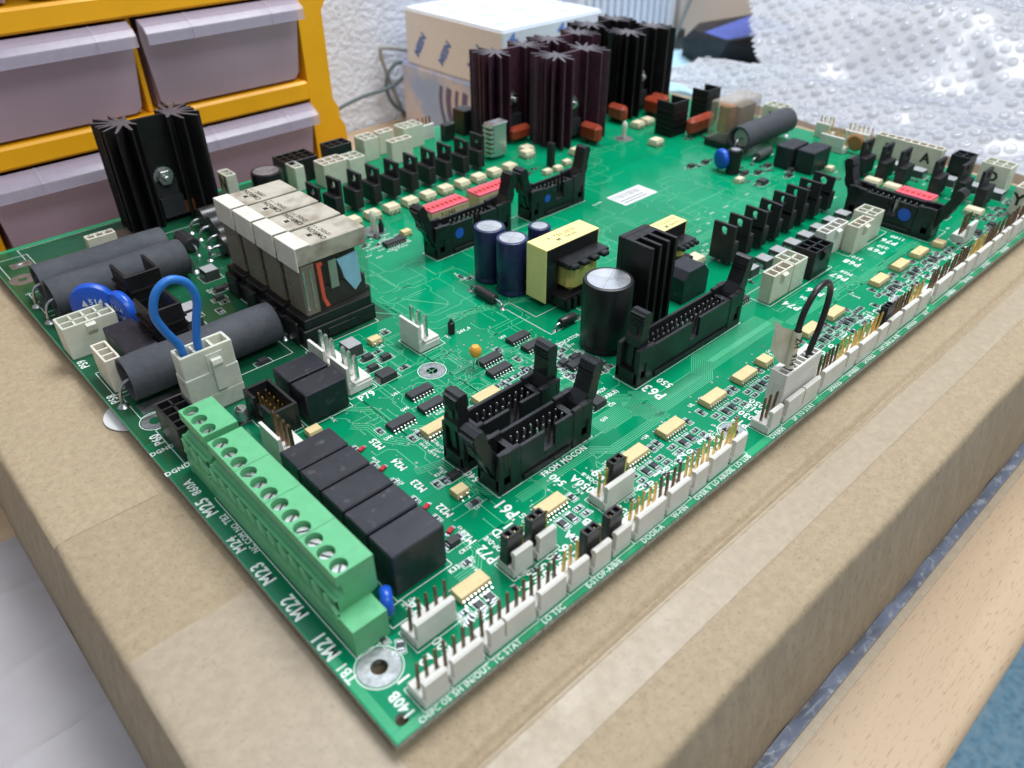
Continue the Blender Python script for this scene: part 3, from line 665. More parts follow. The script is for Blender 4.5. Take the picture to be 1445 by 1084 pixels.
# ---- screen print
def word(t, x, y, size, rz=90, sq=.9, bold=.035): return lettering(t, (x, y, ZS+1.6), rz, size, board, squeeze=sq, bold=bold)
for t, x, y, s_ in (('TB1', 1.9, 20.9, 2.6), ('M21', 2.3, 30.0, 3.6), ('M22', 2.6, 44.2, 3.6), ('M23', 2.3, 58.6, 3.5), ('M24', 1.9, 71.8, 2.8), ('M25', 2.4, 89.6, 3.5), ('860A', 2.9, 99.6, 2.6), ('TB2', 4.0, 82.0, 1.9),
        ('P58', 2.3, 155.6, 2.8), ('P59', 2.3, 182.4, 2.8), ('P60', 4.2, 126.4, 2.9), ('140B', 6.2, 6.6, 2.6), ('NC COM NO', 4.6, 72.4, 1.7),
        ('1', 10.2, 11.2, 3.2), ('2', 16.6, 11.8, 3.2), ('P200', 21.5, 11.2, 2.6), ('CRS', 34, 11.4, 2.4), ('2A', 23.6, 24.6, 3.4), ('4', 47.5, 11.2, 3.2), ('400', 50.8, 12.0, 2.6), ('P5', 54.2, 11.6, 3.2), ('570', 58.0, 12.0, 2.6), ('P6', 62.5, 12.2, 3.2), ('570A', 66.8, 13.0, 2.6), ('7', 69.5, 11.2, 3.2), ('570B', 73.5, 13.0, 2.6), ('8', 80.0, 12.0, 3.2), ('050', 83.5, 11.6, 2.6), ('P10', 94.3, 12.0, 3.2), ('000', 97.3, 11.6, 2.6),
        ('P11', 102.0, 12.3, 3.2), ('070', 105.5, 12.2, 2.6), ('P12', 112.9, 12.2, 3.2), ('050', 116.4, 12.2, 2.6), ('P13', 122.7, 12.2, 3.2), ('060', 126.2, 13.0, 2.4), ('P14', 138.6, 11.4, 2.8), ('030', 143.0, 12.2, 2.6), ('P15', 147.5, 12.6, 2.8), ('050', 150.5, 13.2, 2.6),
        ('P18', 176, 11.5, 3.2), ('190', 180, 12.0, 2.6), ('P19', 188, 12, 2.8), ('080', 192, 12.2, 2.4), ('P20', 198, 12, 2.8), ('P21', 208, 12, 2.8), ('010', 213, 12, 2.4), ('P22', 226, 12.5, 2.8), ('070', 232, 13, 2.4), ('P23', 272, 12, 2.8), ('P24', 282, 12, 2.8), ('P25', 296, 12, 2.8), ('060', 300, 12, 2.4), ('P26', 310, 11, 2.8), ('P27', 322, 11, 2.8), ('P28', 334, 11, 2.8),
        ('P61', 61.2, 33.6, 3.8), ('P72', 46.8, 25.2, 3.2), ('P81', 57.4, 26.6, 3.2), ('C/D', 53.6, 27.4, 2.6), ('OP-D/E', 50.2, 26.8, 1.5), ('540', 79.3, 32.0, 2.6), ('050A', 83.2, 26.2, 2.8), ('DOOR-B', 86.4, 25.6, 1.4), ('P9', 89.6, 25.4, 3.4), ('540', 62.8, 49.6, 2.4),
        ('M21', 46.8, 33.2, 2.4), ('M22', 48.6, 44.6, 2.4), ('M23', 49.4, 57.0, 2.4), ('M24', 50.6, 67.8, 2.4), ('M25', 51.2, 79.6, 2.4), ('P63', 131.6, 39.6, 4.2), ('550', 138.0, 40.2, 2.8),
        ('P74', 212.5, 38.0, 3.6), ('M26', 221.0, 37.0, 2.2), ('P66', 228.5, 37.4, 3.6), ('M27', 235.8, 35.4, 2.2), ('P67', 246.5, 37.0, 3.6), ('M28', 251.6, 36.6, 2.2), ('P68', 261.5, 39.4, 3.6), ('310', 267.0, 40.0, 2.4), ('P69', 279.5, 37.8, 3.6), ('220', 284.6, 37.4, 2.4), ('P76', 291.6, 38.0, 3.6), ('1100', 297.6, 37.0, 2.4)):
    word(t, x, y, s_)
for t, x, y, s_ in (('CHIPC OS', 10.6, .9, 1.4), ('SH IN/OUT', 20.8, .9, 1.6), ('TC STAT', 31.2, .9, 1.6), ('LO TSC', 46.0, .9, 1.6), ('E-STOP-A/B/E', 63.8, .9, 1.6), ('DOOR-A', 82.8, .9, 1.6), ('W-FIN', 94.4, .9, 1.6), ('OVER V', 104.8, .9, 1.6), ('LO AIR/OIL', 114.4, .9, 1.5), ('LO LUB', 124.0, .9, 1.6), ('OVERH', 142.4, 1.0, 1.7), ('SP TO STAT', 157.4, 1.0, 1.7), ('SPARE5', 177, 1.0, 1.7), ('SPARE1', 189, 1.0, 1.7), ('SPARE2', 200, 1.0, 1.7), ('TEM UNCL A/B', 214.5, 1.0, 1.7), ('SPARE3', 232, 1.0, 1.7), ('SKP', 244, 1.0, 1.7), ('SPARE4', 266, .9, 1.7), ('SPARE6', 282, .9, 1.7), ('SPARE7', 300, .9, 1.7), ('SPARE8', 320, .9, 1.7),
        ('DGND', 3.2, 120.6, 1.8), ('DGND', 3.0, 109.4, 1.9), ('D', 6.6, 105.6, 1.8), ('P79', 62.5, 101.3, 3.0), ('FROM MOCON', 86.4, 36.2, 2.0), ('INDICATOR', 133, 79.6, 1.7), ('MUX', 119.5, 51.5, 1.6), ('DISABLE)', 119.0, 48.2, 1.7), ('24V_4', 110.6, 110.0, 1.6), ('U44', 55.3, 79.6, 1.3), ('U45', 67.3, 87.4, 1.3), ('U51', 70.0, 95.9, 1.3), ('U53', 117.7, 97.0, 1.3), ('K33', 37.6, 27.2, 1.5), ('CR12', 43.6, 30.2, 1.2), ('U2', 62.6, 28.6, 1.3), ('U3', 94.6, 27.4, 1.3), ('U4', 112, 27.0, 1.3), ('U5', 134.4, 27.0, 1.3), ('R245', 56.6, 56.8, 1.2), ('Q36', 60.6, 54.6, 1.1), ('C32', 116.6, 44.4, 1.2), ('Q33', 109.2, 41.2, 1.2)):
    word(t, x, y, s_, 0)
# small designators: too many and too small to read one by one
random.seed(9); small = bmesh.new(); pool = [text_mesh(t, 1.05, .02) for t in ('R143', 'R144', 'R147', 'R155', 'R76', 'U7', 'C15', 'R245', 'CR8', 'Q33', 'C61', 'R331')]
SM = [(59.8, 30.6, 90), (57.4, 26.0, 90), (76.4, 17.2, 0), (80, 16.2, 0), (92.2, 26.4, 0), (104.8, 13.6, 0), (63, 73.2, 90), (74.2, 78.4, 0), (62.8, 71.2, 90), (58.4, 57.4, 90), (56, 39.4, 0), (47.6, 36, 90), (46.6, 62, 90), (46.8, 74, 90), (36, 94, 90), (48, 98.8, 90), (82.5, 121.6, 0), (89.2, 130.2, 0), (135.6, 144.4, 90), (135.2, 139.2, 0), (106.6, 88.6, 0), (100, 77.4, 90), (88.4, 75, 0), (92, 71.4, 90), (116.4, 75, 0), (122.4, 77, 0), (126.6, 72.6, 0), (128.6, 66, 0), (119, 66, 90), (131.4, 62, 90), (103.6, 110.6, 90), (3.6, 246.4, 0), (4.2, 237, 0), (4.6, 223, 0), (56, 200, 90), (52, 184, 90), (71, 228, 0), (38.5, 112, 90), (36, 130, 0), (40, 127, 0), (291, 109.6, 0), (271, 108.1, 0), (260.3, 108.4, 0), (250.1, 108.6, 0), (250, 102.9, 0), (260.9, 101.9, 0), (240.2, 100.9, 0), (231, 100, 0), (62.2, 69.6, 90), (60.8, 69.6, 90), (64.6, 69, 90), (62.2, 65.4, 90), (60.8, 65.2, 90), (64.4, 65, 90), (63.4, 62, 90), (231.3, 152.2, 0), (285, 90, 0), (228, 152, 0)]
for k in range(14):
    x0 = 30+k*19.5
    SM += [(x0+random.uniform(-2, 2), 13.8+random.uniform(-.6, .6), random.choice((0, 90))) for _ in range(2)]+[(x0+4, 15.4, 90), (x0-7, 27, 0), (x0-8, 24.6, 90)]
for i in range(60): SM.append((random.uniform(116, 132), random.uniform(60, 80), random.choice((0, 90))))
for i in range(50): SM.append((random.uniform(205, 310), random.uniform(10.5, 17), random.choice((0, 90))))
for i in range(30): SM.append((random.uniform(62, 108), random.uniform(68, 76), random.choice((0, 90))))
for i in range(40): SM.append((random.uniform(118, 140), random.uniform(178, 196), 0))
for i in range(26): SM.append((random.uniform(214, 300), random.choice((86, 88.5, 91)), random.choice((0, 90))))
for i in range(30): SM.append((random.uniform(318, 390), random.uniform(14, 96), random.choice((0, 90))))
for x, y, r in SM:
    me = random.choice(pool).copy(); me.transform(Matrix.Translation((x*S, y*S, ZS*S)) @ Matrix.Rotation(math.radians(r), 4, 'Z')); small.from_mesh(me); bpy.data.meshes.remove(me)
me = bpy.data.meshes.new('small_lettering'); small.to_mesh(me); small.free(); me.materials.clear(); me.materials.append(MT['silk'])
part('small_lettering', me, kind='stuff')
# outlines
b = MB()
for r in ((62.4, 100.4, 38.0, 47.4), (61.3, 100.6, 51.8, 61.2), (128.0, 187.6, 44.3, 54), (137, 195.4, 158.4, 168.4), (191.8, 227.8, 158.4, 168.4), (21.4, 38.2, 28.8, 82), (40.4, 56.4, 100, 121), (29.4, 39.6, 101.6, 119.2), (5.4, 13.4, 22.2, 91.4), (5.6, 14, 110.6, 131), (57.6, 67.8, 103.2, 128), (89.2, 100.4, 108.0, 120.6), (4.6, 58, 139.6, 154.6), (3.8, 59, 226.8, 246), (12, 97, 262, 289.5), (62.4, 91.8, 136.4, 199), (2.2, 14, 262, 283), (131.6, 151.6, 86.4, 113), (136, 178, 98.6, 113), (205.8, 252, 43.2, 54.4), (265.5, 300, 43.2, 54.8), (302.8, 319.4, 25.4, 67), (16, 22.4, 23.4, 28.6), (2, 16, 187, 198), (3.2, 10, 157, 174)):
    b.rect_line(*r, .22, ZS)
b.strip([(13.6, 81.8), (6.4, 81.8), (6.4, 97.8)], .2, ZS)
part('screen_outline', b.mesh('screen_outline', 'silk', fix=False), kind='stuff')

# ------------------------------------------------------------------ component builders
PINZ = 11.6
def pin_mesh(m, w=.64, h=PINZ, z0=0.):
    def f():
        b = MB(); b.box(-w/2, w/2, -w/2, w/2, z0, h-.5); b.frustum(-w/2, w/2, -w/2, w/2, h-.5, h, w*.28, w*.28); return b.mesh('pin', m)
    return cached(('pin', m, w, h, z0), f)
def kk_header(x, y, n, pins='bronze', rz=0, body='kkwhite', label=None, step=None):
    """friction-lock header: pins along local x, lock wall on the front"""
    Lh = n*2.54-.55
    def f():
        b = MB(); b.box(0, Lh, 1.25, 6.2, 0, 3.1, 0, .2); b.box(.15, Lh-.15, .2, 1.3, 0, 2.6, 0, .15)
        segs = [(.5, Lh-.7)] if not step else [(.5, step*2.54-.5), (step*2.54+.1, Lh-.7)]
        for a, c in segs:
            b.prism_yz([(0, 2.55), (1.2, 2.55), (1.2, 6.6), (1.75, 7.2), (1.5, 8.2), (.5, 8.5), (0, 8.1)], a, c)
        for k in range(n): b.box(k*2.54+.5, k*2.54+1.9, 6.15, 6.5, .2, 2.2)
        return b.mesh('pin_header', body)
    o = part('pin_header', cached(('kk', n, body, step), f), (x+random.uniform(-.12, .12), y+random.uniform(-.22, .22), .05), rz+random.uniform(-.7, .7), label=label)
    for k in range(n): obj('pin', pin_mesh(pins), o, (1.17+k*2.54, 3.7, 0), rot=(math.radians(random.gauss(0, 1.1)), math.radians(random.gauss(0, 1.1)), random.uniform(-.15, .15)))
    return o
def jumper(x, y, label, w=2):
    def f():
        b = MB(); L_ = w*2.54-.15
        b.box(0, L_, 0, .55, 3.4, 12.4, 0, .1); b.box(0, L_, 2.1, 2.65, 3.4, 12.4, 0, .1); b.box(0, .55, .55, 2.1, 3.4, 12.4); b.box(L_-.55, L_, .55, 2.1, 3.4, 12.4); b.box(L_/2-.35, L_/2+.35, .55, 2.1, 3.4, 12.4)
        b.box(.5, L_-.5, .5, 2.2, 4, 10.9); b.frustum(-.2, L_+.2, -.15, 2.8, 3.3, 6.5, .2, .15)
        return b.mesh('jumper_cap', 'black')
    o = obj('jumper_cap', cached(('jmp', w), f), None, (x, y, 0))
    return tag(o, label, 'jumper', 'black jumper caps on the white headers')

def box_conn(x, y, nx, ny, m, h=12.2, pitch=4.2, name='power_connector', rz=0, label=None, latch=0, mark=None):
    Lx, Ly = nx*pitch+1.0, ny*pitch+1.0
    def f():
        b = MB(); t = .75
        b.box(0, Lx, 0, t, 0, h, 0, .2); b.box(0, Lx, Ly-t, Ly, 0, h, 0, .2); b.box(0, t, t, Ly-t, 0, h, 0, .12); b.box(Lx-t, Lx, t, Ly-t, 0, h, 0, .12)
        for k in range(1, nx): b.box(k*pitch+.5-.35, k*pitch+.5+.35, t, Ly-t, 2, h-.35)
        for k in range(1, ny): b.box(t, Lx-t, k*pitch+.5-.35, k*pitch+.5+.35, 2, h-.35)
        b.box(t, Lx-t, t, Ly-t, .3, 3.2)
        if latch: b.prism_yz([(0, h-.6), (-1.5, h-1.2), (-1.3, h-3.4), (0, h-5.2)], Lx/2-1.6, Lx/2+1.6); 
        if latch == 2: b.box(Lx/2-.8, Lx/2+.8, -.5, 0, 1, h-5)
        return b.mesh(name, m)
    o = part(name, cached(('box', nx, ny, m, h, pitch, latch), f), (x, y, .05), rz, label=label)
    for i in range(nx):
        for j in range(ny): obj('pin', pin_mesh('silverpin', 1.0, 8.5, 3.), o, ((i+.5)*pitch+.5, (j+.5)*pitch+.5, 0))
    if mark:
        for t_, lx, ly, lz, nr, an, sz in mark:
            me = text_mesh(t_, sz, .05); me.materials.clear(); me.materials.append(MT['ink']); obj('handwritten_mark', me, o, (lx, ly, lz), rot=face_rot(nr, an))
    return o
def idc(x, y, L_, n, rz=0, tilt=(0, 0), W=8.9, label=None, dot=None, h=14.2, pin='silverpin', latchcol='black'):
    def f():
        b = MB(); e = 8.2
        b.box(0, L_, .3, W-.3, 1.2, 5.0)
        ks = L_/2+1.0
        for y0, y1, slot in ((0, 1.15, True), (W-1.15, W, False)):
            if slot: b.box(e, ks-2.2, y0, y1, 3.2, h-1.0, 0, .15); b.box(ks+2.2, L_-e, y0, y1, 3.2, h-1.0, 0, .15); b.box(ks-2.2, ks+2.2, y0, y1, 3.2, 6.0)
            else: b.box(e, L_-e, y0, y1, 3.2, h-1.0, 0, .15)
            b.box(e, L_-e, y0+.25 if slot else y0, y1 if slot else y1-.25, .1, 3.2)
            for a, s_ in ((0, 1), (L_, -1)):
                X = lambda u, w_: (min(a+s_*u, a+s_*w_), max(a+s_*u, a+s_*w_))
                yy = (-.25 if slot else y0-.35, y1+.35 if slot else W+.25)
                b.box(*X(0, 2.0), *yy, 0, h, 0, .3); b.box(*X(4.3, e), *yy, 0, h-.2, 0, .3); b.box(*X(1.8, 4.5), *yy, 0, 2.6); b.box(*X(1.8, 4.5), *yy, 8.4, h-.1); 
                b.box(*X(1.8, 4.5), (.3 if slot else W-1.0), (1.0 if slot else W-.3), 2.4, 8.6)
        for a, s_ in ((0, 1), (L_, -1)):
            xx = sorted((a+s_*.2, a+s_*1.8)); b.box(*xx, 1.4, W-1.4, 0, 3.4)
            xx = sorted((a+s_*6.2, a+s_*e)); b.box(*xx, 1.2, W-1.2, 3, h-2.5)
        b.box(e+1, L_-e-1, -.55, .3, .6, 2.2, 0, .15)
        return b.mesh('box_header', 'black')
    o = part('box_header', cached(('idc', L_, n), f), (x, y, .05), rz, label=label)
    def lev():
        b = MB(); b.prism_xz([(-1.2, 0), (1.6, -.6), (3.2, 2), (3.0, 8), (1.9, 12.2), (1.9, 17.5), (2.4, 19), (2.2, 21.6), (1.4, 22.4), (-.6, 22.4), (-1.5, 21), (-1.7, 15), (-2.4, 13.2), (-2.3, 10.6), (-1.5, 9.4), (-1.6, 4)], -2.9, 2.9)
        for k in range(4): b.box(-1.9, 2.6, -2.7, 2.7, 18.0+k*1.05, 18.45+k*1.05)
        b.box(-2.05, -1.2, -1.0, 1.0, 3, 17.5); return b.mesh('latch', 'black')
    for a, s_, t_ in ((3.0, 1, tilt[0]), (L_-3.0, -1, tilt[1])):
        l = obj('latch', cached('latch', lev), o, (a, W/2, 3.4), rot=(0, math.radians(-t_), math.pi if s_ < 0 else 0))
    pm = pin_mesh(pin, .64, 12.6, 4.5)
    for i in range(n):
        for j in (-1, 1): obj('pin', pm, o, (L_/2+(i-(n-1)/2)*2.54, W/2+j*1.27, 0))
    if dot: obj('paint_dot', MB().rev([(dot[1], -.06), (dot[1], -.02)], (dot[0], 0, dot[2]), 'y', 20).mesh('paint_dot', 'bluedot'), o)
    return o

def relay_box(x0, x1, y0, y1, h, name='relay', label=None, z0=.6):
    def f():
        b = MB(); b.box(0, x1-x0, 0, y1-y0, z0, h, 0, .35); b.box(.6, x1-x0-.6, .6, y1-y0-.6, 0, z0); b.cyl(1.5, 1.5, h-.02, h+.06, .75, 14); return b.mesh(name, 'relay')
    return part(name, cached(('rel', round(x1-x0, 2), round(y1-y0, 2), h), f), (x0, y0, .02), label=label)
def soic(x, y, n, w=3.9, l=None, rz=0, m='ic', h=1.7, name='chip'):
    l = l or n*1.27
    def f():
        b = MB(); b.frustum(-l/2, l/2, -w/2, w/2, .2, h*.55, 0, 0); b.frustum(-l/2, l/2, -w/2, w/2, h*.55, h, .12, .25); b.disc(-l/2+.7, -w/2+.9, h+.01, .3, 10); return b.mesh(name, m)
    def g():
        b = MB(); p = l/n
        for k in range(n):
            xx = -l/2+p*(k+.5)
            for s_ in (-1, 1):
                b.add([(xx-.22, s_*(w/2-.1), h*.55), (xx+.22, s_*(w/2-.1), h*.55), (xx+.22, s_*(w/2+.35), h*.5), (xx-.22, s_*(w/2+.35), h*.5), (xx+.22, s_*(w/2+.55), .12), (xx-.22, s_*(w/2+.55), .12), (xx+.22, s_*(w/2+1.2), .08), (xx-.22, s_*(w/2+1.2), .08)], [(0, 1, 2, 3), (3, 2, 4, 5), (5, 4, 6, 7)])
        return b.mesh('leads', 'silverpin')
    o = part(name, cached(('ic', n, w, l, m, h), f), (x, y, .04), rz)
    obj('leads', cached(('icl', n, w, l, h), g), o, kind='stuff'); return o
def dip_opto(x, y, l=6.6, w=6.2, h=3.6, n=3, m='beige2', rz=0):
    def f():
        b = MB(); b.frustum(-l/2, l/2, -w/2, w/2, .5, 2.0, 0, 0); b.frustum(-l/2, l/2, -w/2, w/2, 2.0, h, .25, .55); b.disc(-l/2+1.2, -w/2+1.5, h+.01, .5, 10); return b.mesh('optocoupler', m)
    def g():
        b = MB()
        for k in range(n):
            xx = (k-(n-1)/2)*2.54
            for s_ in (-1, 1):
                b.box(xx-.6, xx+.6, min(s_*(w/2-.1), s_*(w/2+.3)), max(s_*(w/2-.1), s_*(w/2+.3)), 1.6, 2.1); b.box(xx-.35, xx+.35, min(s_*(w/2+.1), s_*(w/2+.35)), max(s_*(w/2+.1), s_*(w/2+.35)), .1, 1.9); b.box(xx-.5, xx+.5, min(s_*w/2, s_*(w/2+1.2)), max(s_*w/2, s_*(w/2+1.2)), .02, .2)
        return b.mesh('leads', 'silverpin')
    o = part('optocoupler', cached(('dip', l, w, h, n, m), f), (x, y, .03), rz+random.gauss(0, 1.0)); obj('leads', cached(('dipl', l, w, h, n), g), o, kind='stuff'); return o
def chip_r(x, y, l=3.2, w=1.6, rz=0, body='rbody', box=True, name='chip_resistor'):
    def f():
        b = MB(); b.box(-l/2+.45, l/2-.45, -w/2, w/2, .1, .62, 0, .05)
        for s_ in (-1, 1):
            xs = sorted((s_*(l/2-.45), s_*l/2)); b.box(*xs, -w/2, w/2, .08, .6, 1, .04)
            xs = sorted((s_*(l/2-.5), s_*(l/2+.45))); b.flat([(xs[0], -w/2-.1), (xs[1], -w/2-.1), (xs[1], w/2+.1), (xs[0], w/2+.1)], .065, 1)
        if box: b.rect_line(-l/2-.8, l/2+.8, -w/2-.4, w/2+.4, .15, .03, 2)
        return b.mesh(name, [body, 'solder', 'silk'], fix=False)
    return part(name, cached(('chip', l, w, body, box), f), (x, y, .02), rz)
def smb(x, y, l=4.6, w=3.6, h=2.3, rz=0, m='ic', name='diode', top=None):
    def f():
        b = MB(); b.frustum(-l/2, l/2, -w/2, w/2, .2, h*.5, -.0, 0); b.frustum(-l/2, l/2, -w/2, w/2, h*.5, h-.01, .2, .2)
        if top: b.frustum(-l/2+.2, l/2-.2, -w/2+.2, w/2-.2, h-.005, h+.01, 0, 0, 2)
        for s_ in (-1, 1):
            xs = sorted((s_*(l/2-.1), s_*(l/2+.2))); b.box(*xs, -w*.3, w*.3, .1, h*.55, 1)
            xs = sorted((s_*(l/2-.6), s_*(l/2+1.0))); b.box(*xs, -w*.36, w*.36, .03, .15, 1)
        b.rect_line(-l/2-1.3, l/2+1.3, -w/2-.3, w/2+.3, .16, .02, 3)
        return b.mesh(name, [m, 'solder', top or 'greytop', 'silk'], fix=False)
    return part(name, cached(('smb', l, w, h, m, top), f), (x, y, .02), rz)
def triac(x, y, rz=0, h=18.0, flip=1):
    """TO-220 on end: thin tab with a hole above, thicker body below, width along y"""
    def f():
        b = MB(); w = 10.2
        t0, t1 = -.7, .7; hz_ = h-2.9; hr = 1.85
        # tab frame round the hole
        for yy, zz in (((-w/2, -hr), (9, h)), ((hr, w/2), (9, h)), ((-hr, hr), (hz_+hr, h)), ((-hr, hr), (9, hz_-hr))): b.box(t0, t1, *yy, *zz)
        n = 16
        for k in range(n):                                            # corner fill that rounds the hole
            a0, a1 = 2*math.pi*k/n, 2*math.pi*(k+1)/n
            def sq(a): c, d = math.cos(a), math.sin(a); q = hr/max(abs(c), abs(d)); return (c*q, d*q)
            for xx in (t0, t1): b.add([(xx, hr*math.cos(a0)*.98, hz_+hr*math.sin(a0)*.98), (xx, hr*math.cos(a1)*.98, hz_+hr*math.sin(a1)*.98), (xx, sq(a1)[0], hz_+sq(a1)[1]), (xx, sq(a0)[0], hz_+sq(a0)[1])], [(0, 1, 2, 3)])
            b.add([(t0, hr*math.cos(a0)*.98, hz_+hr*math.sin(a0)*.98), (t0, hr*math.cos(a1)*.98, hz_+hr*math.sin(a1)*.98), (t1, hr*math.cos(a1)*.98, hz_+hr*math.sin(a1)*.98), (t1, hr*math.cos(a0)*.98, hz_+hr*math.sin(a0)*.98)], [(0, 1, 2, 3)])
        x0, x1 = sorted((-flip*.7, flip*3.8))
        b.box(x0, x1, -w/2-.15, w/2+.15, 1.6, 10.4, 0, .3)
        return b.mesh('power_transistor', 'blackmat')
    o = part('power_transistor', cached(('tri', h, flip), f), (x+random.uniform(-.25, .25), y+random.uniform(-.2, .2), 0), rot=(math.radians(random.gauss(0, .8)), math.radians(random.gauss(0, 1.3)), math.radians(rz+random.gauss(0, 1.2))))
    lm = cached('trilead', lambda: MB().box(-.3, .3, -.45, .45, 0, 1.8).mesh('lead', 'silverpin'))
    for k in (-1, 0, 1): obj('lead', lm, o, (flip*1.4, k*2.54, 0))
    return o
def elcap(x, y, r, h, m='capblue', label=None):
    def f():
        b = MB(); b.rev([(r-.3, .15), (r, .5), (r, 1.6), (r-.35, 2.1), (r-.35, 2.5), (r, 3.1), (r, h-.9), (r-.25, h-.25), (r-.9, h+.05), (r-1.3, h-.05)], (0, 0, 0), 'z', 36, cap=False); return b.mesh('capacitor', m)
    def g():
        b = MB(); b.disc(0, 0, h-.12, r-1.0, 32)
        for a in (0, 1): 
            p = [(-.12, -r+1.3), (.12, -r+1.3), (.12, r-1.3), (-.12, r-1.3)]; b.flat(p if a else [(q, p_) for p_, q in p], h-.09, 1)
        return b.mesh('vent_top', ['alu', 'greytop'], fix=False)
    o = part('capacitor', cached(('cap', r, h, m), f), (x, y, 0), 25, label=label); obj('vent_top', cached(('capt', r, h), g), o); return o
def axial(p0, p1, r, m='diode', lead=4.0, rl=.4, band=None, name='axial_diode', z=None, solder=True):
    p0 = Vector((*p0, 0)); p1 = Vector((*p1, 0)); d = (p1-p0); ln = d.length; z = z if z else r+.4
    o = part(name, cached(('ax', round(ln, 2), r, m, band), lambda: (lambda b: (b.rev([(r*.85, -ln/2), (r, -ln/2+.3), (r, ln/2-.3), (r*.85, ln/2)], (0, 0, 0), 'x', 20), b.rev([(r+.02, ln*.28), (r+.02, ln*.4)], (0, 0, 0), 'x', 20, 1) if band else 0, b.mesh(name, [m, 'band']))[-1])(MB())), ((p0+p1)/2).to_tuple()[:2]+(z,), math.degrees(math.atan2(d.y, d.x)))
    for s_ in (-1, 1):
        def lf(s_=s_):
            b = MB(); pts = [(s_*(ln/2-.1), 0, 0), (s_*(ln/2+lead*.45), 0, 0), (s_*(ln/2+lead*.75), 0, -z*.12), (s_*(ln/2+lead*.93), 0, -z*.4), (s_*(ln/2+lead), 0, -z)]
            b.tube(pts, rl, 8); b.rev([(rl*2.6, .02), (rl*2.1, .25), (rl*1.0, .7)], (s_*(ln/2+lead), 0, -z), 'z', 12); return b.mesh('lead', 'solder')
        obj('lead', cached(('axl', round(ln, 2), lead, rl, z, s_), lf), o)
    return o
def cyl_res(x0, x1, y, r, z, sag=0.):
    """wirewound resistor in a grey woven sleeve, lying along x"""
    def f():
        b = MB(); ln = x1-x0; P = []; n = 28; m_ = 16
        for i in range(m_+1):
            u = i/m_; rr = r*(1+.018*math.sin(u*9+r)+(.0 if .04 < u < .96 else -.012)); P.append((rr, u*ln))
        b.rev(P, (0, 0, 0), 'x', n, cap=False)
        for e, s_ in ((0, 1), (ln, -1)): b.rev([(r, e), (r-1.1, e), (r-1.1, e+s_*5)], (0, 0, 0), 'x', n, cap=False)
        return b.mesh('wirewound_resistor', 'sleeve')
    o = part('wirewound_resistor', cached(('cyl', round(x1-x0, 1), r), f), (x0, y, z))
    ln = x1-x0
    obj('core', cached(('core', round(ln, 1), r), lambda: MB().rev([(r-1.8, 3), (r-1.8, ln-3)], (0, 0, 0), 'x', 20).mesh('core', 'ceramic')), o)
    for e, s_ in ((0, -1), (ln, 1)):
        b = MB(); b.tube(curve_tube([(e-s_*3, 0, 0), (e+s_*1.2, 0, -.8), (e+s_*2.9, 0, -z*.45), (e+s_*3.2, 0, -z+.2)], 1, 5), .55, 8); b.rev([(1.9, .04), (1.5, .5), (.7, 1.1)], (e+s_*3.2, 0, -z), 'z', 14)
        obj('lead', b.mesh('lead', 'solder'), o)
    return o
def star_poly(cx_, cy_, r, arms, w, core):
    """ray outline of one fin column"""
    P = []
    for a in arms:
        t = math.radians(a[0]); R_ = a[1]
        c, s_ = math.cos(t), math.sin(t); n_ = (-s_, c)
        base = core
        P += [(cx_+c*base+n_[0]*-w*1.15, cy_+s_*base+n_[1]*-w*1.15), (cx_+c*R_-n_[0]*w*.6, cy_+s_*R_-n_[1]*w*.6), (cx_+c*R_+n_[0]*w*.6, cy_+s_*R_+n_[1]*w*.6), (cx_+c*base+n_[0]*w*1.15, cy_+s_*base+n_[1]*w*1.15)]
    return P
def star_sink(x0, y0, m, h=46.5, label=None, nut=True, rz=0):
    Lx, Ly = 41.0, 25.5
    def rad(a, s_):
        c, s2 = abs(math.cos(math.radians(a))), abs(math.sin(math.radians(a)))
        if a in (118, 242) or (180-a) % 360 in (118, 242): return 7.6
        return min(10.4/max(c, 1e-3), (Ly/2)/max(s2, 1e-3))
    def f():
        b = MB()
        for s_ in (-1, 1):
            cx_ = Lx/2+s_*10.1
            angs = [8, 34, 60, 86, 118, 242, 274, 300, 326, 352]
            angs = sorted((a if s_ > 0 else (180-a)) % 360 for a in angs)
            P = star_poly(cx_, Ly/2, 0, [(a, rad(a, s_)) for a in angs], .85, 4.2)
            b.prism(P, .4, h, 0, 1)
        b.box(Lx/2-7.6, Lx/2+7.6, Ly/2-.9, Ly/2+.9, .4, h-.02, 0)
        return b.mesh('heatsink', [m, 'anodtop'])
    o = part('heatsink', cached(('star', m, h), f), (x0, y0, 0), rz, label=label)
    if nut:
        obj('transistor', cached('hstr', lambda: (lambda b: (b.box(Lx/2-5, Lx/2+5, Ly/2-2.4, Ly/2-1.0, 4, 19), b.box(Lx/2-5, Lx/2+5, Ly/2-5.2, Ly/2-1.0, 3, 12), b.mesh('transistor', 'ic'))[-1])(MB())), o)
        def nm():
            b = MB(); b.rev([(4.4, 0), (4.4, -.5)], (0, 0, 0), 'y', 24, 0)
            for k in range(16): a = 2*math.pi*k/16; b.box(4.1*math.cos(a)-.35, 4.1*math.cos(a)+.35, -1.0, -.3, 4.1*math.sin(a)-.35, 4.1*math.sin(a)+.35)
            b.rev([(3.6, -.6), (3.6, -3.0), (3.2, -3.3)], (0, 0, 0), 'y', 6, 0, sm=False); b.rev([(1.5, -3.2), (1.5, -5.2), (1.1, -5.5)], (0, 0, 0), 'y', 14, 0); return b.mesh('lock_nut', 'steel')
        obj('lock_nut', cached('nut', nm), o, (Lx/2, Ly/2-1.0, 20.5))
    return o
